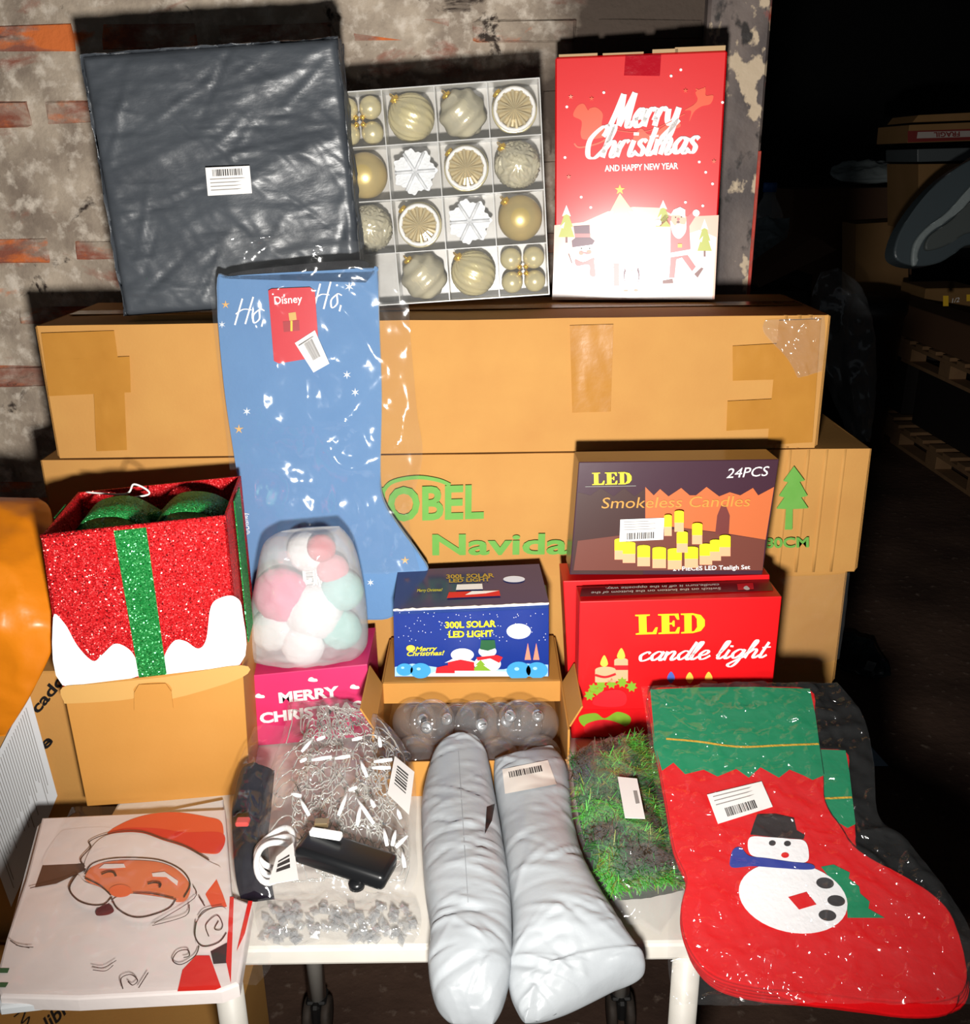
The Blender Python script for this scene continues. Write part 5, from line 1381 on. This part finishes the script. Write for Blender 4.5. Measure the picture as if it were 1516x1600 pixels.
for e in (LN((510, 435), (540, 412), (640, 410), (650, 430), (560, 435)), LN((785, 460), (850, 452), (920, 500), (915, 525), (860, 480), (790, 478))): P.poly(e, PRW)
P.curve(LN((1025, 700), (1080, 650), (1160, 640), (1178, 720), (1165, 790), (1080, 850), (1020, 840), (1010, 770)), PRW)
P.done('beard_and_brim_print', sp)
P = Print(FN, .0075)
for s_, w_ in ((((440, 430), (420, 390), (470, 330), (465, 300), (540, 265), (640, 245), (740, 250), (840, 285), (960, 325), (1080, 395)), 1.6), (((440, 470), (480, 415), (580, 388), (720, 385), (840, 400), (940, 450), (982, 520), (950, 590)), 1.6), (((405, 465), (362, 540), (400, 600), (470, 628), (540, 625), (580, 585)), 1.8),
                (((440, 490), (520, 530), (575, 580)), 1.5), (((580, 600), (610, 650), (680, 690), (760, 690), (870, 650), (910, 600)), 1.8), (((690, 570), (780, 572), (900, 598)), 1.5), (((405, 465), (330, 500), (160, 545)), 1.4), (((527, 475), (560, 462), (590, 465), (602, 485)), 2.4), (((765, 525), (800, 518), (830, 525), (825, 545)), 2.4),
                (((1025, 700), (1060, 660), (1150, 640)), 1.4), (((1015, 720), (1010, 800), (1050, 850), (1130, 830), (1170, 780)), 1.4), (((1130, 720), (1110, 760), (1140, 765), (1150, 735), (1120, 690), (1065, 740), (1080, 800)), 1.1), (((1030, 850), (1010, 900), (940, 945), (895, 925), (920, 880), (970, 870), (980, 900), (950, 910)), 1.3),
                (((480, 955), (540, 962), (605, 925)), 1.0), (((485, 975), (550, 980), (590, 950)), 1.0), (((640, 1075), (630, 1020), (680, 1000), (715, 1030), (690, 1055), (665, 1035)), 1.2), (((720, 1070), (770, 990)), 1.2), (((60, 825), (110, 855), (180, 860)), 1.0), (((90, 850), (160, 865)), .9), (((980, 640), (960, 700), (790, 750)), 1.1),
                (((1000, 545), (1005, 610), (800, 740)), 1.0), (((1030, 600), (1060, 650)), 1.4)):
    P.stroke(LN(*s_), w_ * 1.45, LINE, 5)
P.done('outline_print', sp, stuff=True)
wp_ = thing('white_paper_bag', 'white paper mailer lying under the printed cloth pack', 'parcel', frame(Vector((-.5, 1.2, TZ + .014)), 0, radians(90)))
FW = Face(wp_.matrix_world)
slab('mailer_body', LN((190, 200), (235, 155), (330, 165), (800, 130), (1150, 60), (1160, 300), (1100, 900), (440, 1085), (0, 1135), (-40, 1090), (60, 700)), FW, .012, M('white_mailer', 'dfe3e6', .5), wp_, .003, 0, False)
cbg = thing('clear_bag', 'clear plastic sleeve over the printed cloth pack', 'plastic bag', Mn)
loft('film', [(*LN((370, 105), (1160, 95)), .011, .004, .01), (*LN((280, 280), (1180, 300)), .013, .004, .01), (*LN((150, 520), (1220, 560)), .014, .004, .01), (*LN((60, 760), (1330, 740)), .014, .004, .01), (*LN((0, 950), (1400, 900)), .013, .004, .01), (*LN((-20, 1078), (1320, 1020)), .011, .003, .01)],
     film_mat('sleeve_film', haze=.015, rough=.1, base=.04, bump=(40, .9, .012)), cbg, in_frame(FN), Vector((0, 0, 1)), 44, 60, .004, 8, 61, bottom=False)

# ================================================================== BAGS OF LIGHTS
cf = c1(340, 1080, .2625)
def rows_f(L): return [(cf(*a), cf(*b), z_, u, d) for a, b, z_, u, d in L]
LR = rows_f([((420, 70), (850, 95), .885, .01, .01), ((395, 230), (1010, 200), .865, .03, .03), ((320, 450), (1150, 400), .84, .045, .04), ((265, 650), (1185, 640), .825, .05, .045), ((225, 850), (1180, 870), .812, .05, .04), ((240, 1050), (1190, 1080), .80, .04, .035), ((320, 1235), (1130, 1225), .785, .01, .01)])
fl = thing('string_light_bag', 'clear bag of white string lights with black battery case', 'string lights', T(*atz((530, 1290), TZ)))
bpy.context.view_layer.update(); fi = fl.matrix_world.inverted()
def fs_(v, u, lift):
    k = min(int(v * (len(LR) - 1)), len(LR) - 2); f = v * (len(LR) - 1) - k
    a = Vector(LR[k][0]).lerp(Vector(LR[k + 1][0]), f); b = Vector(LR[k][1]).lerp(Vector(LR[k + 1][1]), f); zz = LR[k][2] + (LR[k + 1][2] - LR[k][2]) * f; th = LR[k][3] + (LR[k + 1][3] - LR[k][3]) * f
    p = atz(a.lerp(b, u), zz); s = 2 * u - 1
    p.z += th * (1 - s * s) ** .6 * lift
    return fi @ p
WIRE = M('clear_wire', 'cfcdc6', .15, metal=.35, spec=.9); WLED = M('white_led_stick', 'eef0f0', .4)
vs, fs = [], []
for k in range(180):
    v0, u0 = random.uniform(.12, .86), random.uniform(.2, .9); pts = []; ang = random.uniform(0, 6.28); cu_ = random.uniform(-.9, .9); st_ = random.uniform(.010, .022)
    for j in range(22):
        pts.append(fs_(min(.93, max(.06, v0)), min(.95, max(.08, u0)), random.uniform(.35, .5) + .4 * (k / 180)))
        ang += cu_ * .5 + random.uniform(-.3, .3); v0 += sin(ang) * st_; u0 += cos(ang) * st_
    v, f = tube_data(cat_rom(pts, 2), .0011, 5); n0 = len(vs); vs += v; fs += [tuple(n0 + i for i in q) for q in f]
o = mesh('wire_tangle', vs, fs, WIRE, fl, True); o['kind'] = 'stuff'
for a, b in (((560, 410), (680, 390)), ((700, 400), (790, 385)), ((930, 420), (1040, 405)), ((920, 455), (1030, 455)), ((850, 410), (890, 510)), ((500, 360), (560, 290)), ((960, 260), (970, 330)), ((490, 640), (545, 740)), ((770, 610), (720, 740)), ((830, 640), (930, 790)), ((850, 680), (830, 800)), ((990, 820), (1010, 920)), ((1060, 830), (1040, 920)), ((1130, 860), (1060, 930)), ((800, 290), (860, 275)), ((590, 290), (640, 270)), ((910, 640), (935, 690)), ((1070, 700), (1090, 760)), ((780, 590), (830, 570)), ((440, 610), (500, 625)), ((490, 420), (530, 400)), ((1100, 960), (1115, 1050))):
    def pt(q):
        y = q[1]; zz = .93 - .10 * (y - 250) / 900
        return fi @ atz(cf(*q), zz)
    tube('led_stick', [pt(a), pt(((a[0] + b[0]) / 2, (a[1] + b[1]) / 2)), pt(b)], [.0022, .0034, .0026], WLED, fl, 8)
bc_ = [atz(cf(*q), z_) for q, z_ in (((500, 900), .872), ((1035, 1075), .853))]
ax = (bc_[1] - bc_[0]); L_ = ax.length; Mb = Matrix.Translation((bc_[0] + bc_[1]) / 2) @ ax.to_track_quat('X', 'Z').to_matrix().to_4x4()
bm = bmesh.new(); bm_box(bm, -L_ / 2, L_ / 2, -.028, .028, -.016, .012, .009, seg=3); bmesh.ops.transform(bm, matrix=fi @ Mb, verts=bm.verts)
smooth_by_angle(bobj('battery_case', bm, M('black_plastic', '17181a', .3), fl), 40)
lathe('button', [(.011, 0), (.012, .008), (.008, .012)], M('black_plastic', '17181a', .3), fl, 18, fi @ Matrix.Translation(atz(cf(830, 1165), .835)))
box('usb_plug', (-.010, .010, -.007, .007, -.004, .004), M('usb_metal', 'b8a078', .3, metal=.8), fl, .001, fi @ Matrix.Translation(atz(cf(620, 785), .885)))
box('cable_plug', (-.024, .024, -.006, .006, -.005, .005), WLED, fl, .002, fi @ (Matrix.Translation(atz(cf(645, 850), .885)) @ Matrix.Rotation(-.25, 4, 'Z')))
for k in range(3):
    ctr = atz(cf(345, 930 + k * 35), .835 + k * .004)
    tube('cable_coil', [fi @ (ctr + Vector((.026 * cos(a), .042 * sin(a), .006 * sin(2 * a + k)))) for a in [2 * pi * j / 28 for j in range(28)]], .0045, WLED, fl, 8, True)
def flat_label(parent, quad, zz, inv_, nb, seed):
    q = [atz(p, zz) for p in quad]; rnd = random.Random(seed)
    o = mesh('label_sticker', [inv_ @ v for v in q] + [inv_ @ (v - Vector((0, 0, .0006))) for v in q], [(0, 3, 2, 1), (4, 5, 6, 7), (0, 1, 5, 4), (1, 2, 6, 5), (2, 3, 7, 6), (3, 0, 4, 7)], LABEL, parent)
    vs, fs = [], []
    for k in range(nb):
        s0, s1 = .35 + .5 * k / nb, .35 + .5 * (k + rnd.uniform(.3, .7)) / nb
        for u, v in ((.2, s0), (.75, s0), (.75, s1), (.2, s1)): vs.append(inv_ @ (q[3].lerp(q[2], u).lerp(q[0].lerp(q[1], u), v) + Vector((0, 0, .0006))))
        n0 = len(vs) - 4; fs.append((n0, n0 + 1, n0 + 2, n0 + 3))
    mesh('barcode', vs, fs, INK, o)['kind'] = 'stuff'
    return o
flat_label(fl, [cf(*q) for q in ((1055, 385), (1172, 480), (1140, 735), (1012, 610))], .888, fi, 7, 1)
flat_label(fl, [cf(*q) for q in ((350, 985), (450, 900), (482, 1120), (300, 1150))], .868, fi, 3, 2)
loft('film', LR, FILMH, fl, atz, Vector((0, 0, 1)), 40, 80, .013, 13, 71, bottom=False)
# dark bag behind, left
nb = thing('navy_bag', 'clear bag of navy and black goods beside the string lights', 'plastic bag', T(*atz((395, 1330), TZ)))
NR = rows_f([((215, 215), (420, 215), .90, .01, .01), ((120, 470), (340, 470), .845, .03, .03), ((58, 690), (320, 690), .82, .035, .035), ((62, 900), (300, 900), .805, .04, .035), ((80, 1110), (320, 1110), .795, .035, .03), ((110, 1235), (340, 1240), .78, .01, .01)])
loft('navy_contents', [(Vector(a).lerp(Vector(b), .12), Vector(b), z_ - .006, u * .7, d * .7) for a, b, z_, u, d in NR[1:]], M('navy_cloth', '0a1020', .8, spec=.15, var=(20, .2), c2='140c18'), nb, atz, Vector((0, 0, 1)), 20, 40, .012, 14, 81)
ni = nb.matrix_world.inverted()
bpy.context.view_layer.update(); ni = nb.matrix_world.inverted()
box('red_charm', (-.010, .010, -.008, .008, -.004, .004), M('red_charm', 'c04a44', .4), nb, .002, ni @ Matrix.Translation(atz(cf(150, 778), .862)))
loft('film', NR, FILM, nb, atz, Vector((0, 0, 1)), 26, 60, .010, 16, 82, bottom=False)
# low bag of clear pieces in front
lb = thing('clear_bead_bag', 'flat clear bag of crystal-clear pieces at the table edge', 'plastic bag', T(*atz((525, 1440), TZ)))
bpy.context.view_layer.update(); li = lb.matrix_world.inverted()
vs, fs = [], []
CR = film_mat('crystal_plastic', haze=.16, rough=.1, base=.24, bump=(40, .5, .003))
for k in range(130):
    p = atz(cf(random.uniform(270, 1170), random.uniform(1270, 1490)), TZ + random.uniform(.006, .018)); r_ = random.uniform(.005, .010)
    rot = Matrix.Rotation(random.uniform(0, 6), 4, Vector((random.random(), random.random(), 1)))
    n0 = len(vs); vs += [li @ (p + rot @ Vector(q) * r_) for q in ((1, 0, 0), (-1, 0, 0), (0, 1, 0), (0, -1, 0), (0, 0, .7), (0, 0, -.7))]
    fs += [tuple(n0 + i for i in t) for t in ((0, 2, 4), (2, 1, 4), (1, 3, 4), (3, 0, 4), (2, 0, 5), (1, 2, 5), (3, 1, 5), (0, 3, 5))]
mesh('clear_pieces', vs, fs, CR, lb)['kind'] = 'stuff'
loft('film', rows_f([((240, 1245), (1180, 1230), .772, .010, .01), ((225, 1340), (1212, 1330), .772, .014, .01), ((250, 1440), (1205, 1435), .768, .012, .01), ((330, 1518), (1165, 1505), .754, .004, .004)]), FILMH, lb, atz, Vector((0, 0, 1)), 50, 40, .014, 18, 91, bottom=False)

# ================================================================== LEFT SIDE PARCELS
c7 = c1(0, 740, .4375)
bl_ = aty((128, 1100), 1.47)
lbx = thing('shipping_box', 'tall cardboard shipping box with black lettering left of the table', 'cardboard box', T(bl_.x, 1.47, 0))
zt_ = aty((60, 1050), 1.47).z
box('carton_body', (-.62, 0, 0, .27, 0, zt_), CARD, lbx, .003)
bpy.context.view_layer.update()
FL = Face(lbx.matrix_world); P = Print(FL)
P.text('mercado', (22, 1160), (104, 1062), 17, BLACK, bold=.03); P.text('libre', (36, 1212), (84, 1158), 17, BLACK, bold=.03)
P.done('black_lettering', lbx)
pp = [FL.px(q) for q in ((48, 1079), (92, 1240), (20, 1413), (-40, 1250))]
bm = bmesh.new(); f = bm.faces.new([bm.verts.new((x, -.006, z_)) for x, z_ in pp]); g = bmesh.ops.extrude_face_region(bm, geom=[f])
for v in g['geom']:
    if isinstance(v, bmesh.types.BMVert): v.co.y -= .0008
bobj('pasted_sheet', bm, M('white_sheet', 'd9dbde', .6), lbx)
P = Print(FL, .0075)
pa, pb, pc, pd = [Vector(q) for q in ((48, 1079), (92, 1240), (20, 1413), (-40, 1250))]
for k in range(26):
    t_ = .08 + .84 * k / 26; l = pa.lerp(pd, t_); r_ = pb.lerp(pc, t_)
    P.stroke([tuple(l.lerp(r_, .06)), tuple(l.lerp(r_, random.uniform(.6, .94)))], 1.2, INKG, smooth=False); P.k = 0
P.done('fine_print', lbx, stuff=True)
ORG = M('orange_poly', 'dd8418', .36, spec=.5, bump=(14, .4, .006), var=(4, .3), c2='d2760f')
og = thing('poly_mailer', 'orange poly mailer slumped over the tall shipping box', 'parcel', T(bl_.x - .2, 1.5, zt_))
loft('pouch', [((-160, 776), (60, 778), 1.66, .01, .01), ((-160, 800), (80, 800), 1.60, .04, .03), ((-160, 880), (86, 885), 1.50, .05, .04), ((-160, 975), (90, 985), 1.43, .035, .03), ((-160, 1080), (52, 1078), 1.425, .022, .02), ((-160, 1165), (8, 1150), 1.43, .008, .008)],
     ORG, og, aty, Vector((0, -.8, .6)).normalized(), 40, 70, .012, 7, 101)
ub = thing('shipping_box', 'cardboard box with black script lettering under the white table', 'cardboard box', T(-.74, 1.08, 0))
box('carton_body', (-.32, .30, 0, .36, 0, .40), CARD, ub, .003)
FU = Face(frame(Vector((-.74, 1.08, .4005)), 0, radians(90)))
bpy.context.view_layer.update()
def ubp(P_): P_.text('libre', (76, 1612), (122, 1566), 20, BLACK, bold=.02, shear=.3); P_.stroke([(22, 1590), (40, 1578), (34, 1600), (46, 1590), (40, 1610)], 2.5, BLACK)
sub_print(ub, FU, ubp, 'black_lettering')

# ================================================================== DIM STORE ROOM BEHIND THE DOORWAY
cb = c1(1140, 0, .3126); cb2 = c1(1140, 400, .3126)
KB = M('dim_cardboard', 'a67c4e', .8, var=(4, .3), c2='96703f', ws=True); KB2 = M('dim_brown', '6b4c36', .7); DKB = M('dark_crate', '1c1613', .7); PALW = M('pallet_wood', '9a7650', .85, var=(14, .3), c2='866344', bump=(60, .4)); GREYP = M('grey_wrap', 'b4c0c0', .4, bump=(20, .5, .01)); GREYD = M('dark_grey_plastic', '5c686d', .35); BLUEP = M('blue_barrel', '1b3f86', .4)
def bgbox(name, label, cat, quad, Y, depth, m, yaw=0, group=None):
    t, F_, p_ = quadthing(name, label, cat, quad, depth, m, y=Y, yaw=yaw, bev=.004, group=group); return t, F_
PX0 = 2.70
def pallet(x, y, z, label, nx=1.2, ny=1.2):
    t = thing('pallet', label, 'pallet', T(x, y, z), 'wooden pallets')
    bm_ = None
    for k in range(7):
        box('deck_board', (0, nx, k * (ny - .1) / 6, k * (ny - .1) / 6 + .1, .122, .144), PALW, t, .002)
    for k in range(3):
        x0 = k * (nx - .1) / 2
        box('stringer', (x0, x0 + .1, 0, ny, .10, .122), PALW, t, .002); box('bottom_board', (x0, x0 + .1, 0, ny, 0, .022), PALW, t, .002)
        for j in range(3): box('block', (x0, x0 + .1, j * (ny - .14) / 2, j * (ny - .14) / 2 + .14, .022, .10), PALW, t, .002)
    return t
pallet(PX0, 4.95, 0, 'wooden pallet on the floor nearest the doorway'); pallet(PX0 + .05, 6.25, 0, 'wooden pallet on the floor behind the first one')
tq = thing('crate', 'dark crate on the front pallet with blue drums showing', 'crate', T(PX0 + .10, 5.0, .144)); box('crate_body', (0, 1.0, .28, 1.1, 0, .40), DKB, tq, .01)
for k in range(2):
    d_ = thing('drum', 'small blue plastic drum standing on the front pallet', 'drum', T(PX0 + .30 + k * .34, 5.12, .144), 'blue drums'); lathe('drum_body', [(.13, 0), (.14, .02), (.14, .17), (.145, .19), (.14, .21), (.14, .36), (.12, .37), (.04, .375)], BLUEP, d_, 28); lathe('drum_cap', [(.04, .373), (.04, .395), (.03, .399)], BLUEP, d_, 16)
tq2 = thing('crate', 'dark crate filling the rear pallet', 'crate', T(PX0 + .12, 6.3, .144)); box('crate_body', (0, 1.0, 0, 1.1, 0, .40), DKB, tq2, .01)
pallet(PX0, 4.95, .546, 'wooden pallet lying on the dark crate and drums'); pallet(PX0 + .05, 6.25, .546, 'wooden pallet lying on the rear crate')
Zp2 = .692
def onp(name, label, cat, x0, x1, y0, y1, h, m, z=Zp2): 
    t = thing(name, label, cat, T(x0, y0, z)); box('carton_body', (0, x1 - x0, 0, y1 - y0, 0, h), m, t, .006); return t
b1 = onp('black_carton', 'black carton with yellow marks on the upper pallet', 'box', 2.98, 3.6, 5.25, 5.7, .22, M('black_carton', '17151a', .5))
bpy.context.view_layer.update()
Fq = Face(b1.matrix_world); P = Print(Fq); P.rect(*cb(1068, 1478), *cb(1095, 1530), YEL); P.text('1/2', cb(1112, 1514), cb(1152, 1508), 7, PW, shear=.3); P.rect(*cb(1185, 1472), *cb(1203, 1505), YEL); P.done('yellow_marks', b1)
onp('long_carton', 'long brown carton lying along the upper pallet', 'box', 2.72, 2.95, 5.2, 6.9, .20, KB2)
onp('small_carton', 'open brown carton on the rear end of the upper pallet', 'box', 2.98, 3.35, 6.55, 6.95, .26, KB)
bb = onp('film_topped_box', 'brown box topped with pale film on the black carton', 'box', 3.0, 3.55, 5.3, 5.68, .09, KB2, Zp2 + .22)
box('film_sheet', (.02, .5, .02, .34, .09, .1), GREYP, bb, .004)
# car bumper part leaning on the boxes
hp = thing('car_part', 'grey moulded plastic car panel leaning on the boxes', 'car part', aty(cb(1020, 1330), 5.2) and T(*aty(cb(1020, 1330), 5.2)))
bpy.context.view_layer.update()
Fh = Face(frame(aty(cb(1020, 1330), 5.2), 0, radians(12)))
hinv = hp.matrix_world.inverted() @ Fh.m
def hpart(nm, pts, th, m, off):
    o = slab(nm, [cb(*q) for q in pts], Fh, th, m, None, .01, off, True, 5); o.parent = hp; o.matrix_local = hinv; return o
hpart('outer_shell', ((830, 1290), (840, 1190), (900, 1080), (985, 970), (1080, 880), (1203, 800), (1300, 780), (1300, 1180), (1180, 1230), (1060, 1310), (930, 1330)), .12, GREYD, 0)
hpart('pale_rim', ((915, 1320), (925, 1220), (985, 1140), (1090, 1060), (1180, 960), (1260, 880), (1290, 900), (1210, 1000), (1110, 1090), (1000, 1170), (950, 1250), (940, 1320)), .02, GREYP, .03)
hpart('inner_panel', ((985, 1250), (1000, 1180), (1110, 1100), (1203, 1010), (1300, 950), (1300, 1130), (1180, 1170), (1080, 1230)), .02, M('mid_grey_plastic', '6a716f', .5), .025)
# cartons with FRAGIL tape, far right
f1, Ff = bgbox('fragile_carton', 'cardboard carton sealed with red and white FRAGIL tape', 'cardboard box', [cb(890, 715), cb(1330, 700), cb(1330, 606), cb(900, 624)], 6.4, .5, KB)
P = Print(Ff, .004); P.poly([cb(*q) for q in ((890, 712), (1330, 696), (1330, 640), (890, 655))], M('fragile_tape_red', '8a2a24', .5)); P.poly([cb(*q) for q in ((935, 692), (1330, 680), (1330, 650), (940, 660))], M('fragile_tape_white', 'c9bcb4', .5))
P.text('FRAGIL', cb(1150, 658), cb(1020, 662), 7.5, M('fragile_tape_red', '8a2a24', .5), bold=.03); P.done('fragile_tape', f1)
bgbox('flat_carton', 'flattened cardboard on top of the FRAGIL carton', 'cardboard box', [cb(915, 612), cb(1330, 597), cb(1330, 556), cb(945, 575)], 6.45, .4, KB)
bgbox('silver_carton', 'grey film wrapped carton under the FRAGIL carton', 'box', [cb(940, 810), cb(1330, 800), cb(1330, 735), cb(940, 745)], 6.4, .5, M('silver_grey_carton', '5d6466', .4))
bgbox('brown_carton', 'brown cardboard carton under the grey wrapped one', 'cardboard box', [cb(945, 1150), cb(1330, 1150), cb(1330, 815), cb(945, 820)], 6.4, .5, KB)
bgbox('dark_cabinet', 'long dark brown cabinet standing behind the pallets', 'cabinet', [(1232, 640), (1425, 640), (1425, 292), (1240, 296)], 8.0, .6, KB2)
sl = thing('wrapped_pack', 'pale plastic wrapped pack lying on the dark cabinet', 'parcel', T(*aty(cb(690, 915), 8.1)))
loft('wrap', [(cb(520, 830), cb(780, 828), 8.5, .04, .04), (cb(505, 870), cb(870, 865), 8.3, .07, .06), (cb(560, 905), cb(900, 890), 8.15, .03, .03)], GREYP, sl, aty, Vector((0, -.3, .95)), 24, 24, .05, 4, 111)
bgbox('open_carton', 'brown open carton beside the dark cabinet', 'cardboard box', [(1335, 614), (1420, 612), (1420, 345), (1338, 350)], 7.55, .3, KB)
tb_, _ = bgbox('tilted_carton', 'dark brown flat carton tilted against the cabinet', 'cardboard box', [cb(110, 1400), cb(150, 1440), cb(540, 1250), cb(430, 1180)], 5.2, .35, KB2)
bgbox('stand_crate', 'dark crate under the tilted carton', 'crate', [(1140, 800), (1262, 800), (1262, 454), (1140, 454)], 5.15, .6, DKB)
jz = aty((1193, 420), 6.2)
jc = thing('stand_crate', 'dark crate carrying the water jug behind the wall edge', 'crate', T(jz.x, 5.85, 0)); box('carton_body', (-.35, .2, 0, .6, 0, jz.z - .002), DKB, jc, .006)
bt = thing('water_jug', 'clear plastic bottle with blue cap behind the wall edge', 'bottle', T(*aty((1193, 420), 6.2)))
bh_ = (aty((1193, 300), 6.2).z - aty((1193, 420), 6.2).z)
lathe('bottle_body', [(.09, 0), (.10, .03), (.10, bh_ * .6), (.085, bh_ * .75), (.04, bh_ * .93), (.035, bh_)], film_mat('bottle_plastic', haze=.25, rough=.1, base=.1), bt, 24); lathe('cap', [(.042, bh_), (.042, bh_ + .05), (.036, bh_ + .055)], M('blue_cap', '2c6fc0', .4), bt, 16)
pb_ = thing('plastic_bag', 'crumpled pale plastic bag beside the water jug', 'plastic bag', T(*aty((1205, 430), 5.9)))
loft('film', [((1175, 345), (1235, 340), 6.0, .03, .03), ((1172, 380), (1228, 380), 5.95, .06, .05), ((1172, 430), (1200, 425), 5.9, .03, .03)], M('pale_bag', '8b979c', .35, bump=(15, .6, .02)), pb_, aty, Vector((0, -.8, .5)), 20, 30, .06, 6, 121)
# black bin draped with film
bx, by = atz((1322, 705), 0).x, atz((1322, 705), 0).y
bn = thing('bin', 'tall black bin draped with clear plastic film', 'bin', T(bx, by, 0))
hb_ = aty((1322, 470), by).z
lathe('bin_body', [(.20, 0), (.21, .02), (.24, hb_ * .9), (.255, hb_ * .93), (.25, hb_), (.10, hb_ + .03)], M('bin_black', '0f1011', .5), bn, 28)
loft('film', [((1282, 425), (1310, 418), by - .25, .02, .02), ((1268, 470), (1350, 455), by - .27, .05, .03), ((1270, 540), (1368, 530), by - .27, .05, .03), ((1300, 620), (1368, 615), by - .26, .04, .03), ((1330, 690), (1360, 690), by - .25, .02, .02)], film_mat('dusty_film', haze=.22, rough=.15, base=.12, bump=(10, .8, .03)), bn, aty, Vector((0, -1, .1)), 24, 40, .06, 5, 131, bottom=False)
fb = thing('plastic_bag', 'black plastic bag with grey tag dropped on the floor', 'plastic bag', T(*atz((1350, 1040), 0)))
loft('film', [((1300, 990), (1330, 992), .05, .02, .02), ((1305, 1010), (1365, 1008), .05, .04, .04), ((1310, 1040), (1388, 1035), .035, .03, .03), ((1360, 1058), (1392, 1056), .02, .01, .01)], M('black_film_bag', '1f2629', .25, bump=(12, .6, .02)), fb, atz, Vector((0, 0, 1)), 20, 30, .03, 8, 141)
bpy.context.view_layer.update()
gq = [fb.matrix_world.inverted() @ atz(p, .09) for p in ((1356, 1032), (1370, 1036), (1364, 1050), (1350, 1046))]
mesh('grey_tag', gq, [(0, 3, 2, 1)], M('grey_tag', '7d8284', .6), fb)
sc_ = thing('paper_scrap', 'pale blue paper scrap on the dark floor', 'paper', T(*atz((1372, 1182), 0)))
bpy.context.view_layer.update()
sq = [sc_.matrix_world.inverted() @ atz(p, zz) for p, zz in (((1360, 1165), .03), ((1388, 1196), .004), ((1366, 1196), .004))]
mesh('sheet', sq + [v - Vector((0, 0, .002)) for v in sq], [(0, 2, 1), (3, 4, 5), (0, 1, 4, 3), (1, 2, 5, 4), (2, 0, 3, 5)], M('pale_blue_paper', '93a8bd', .7), sc_)
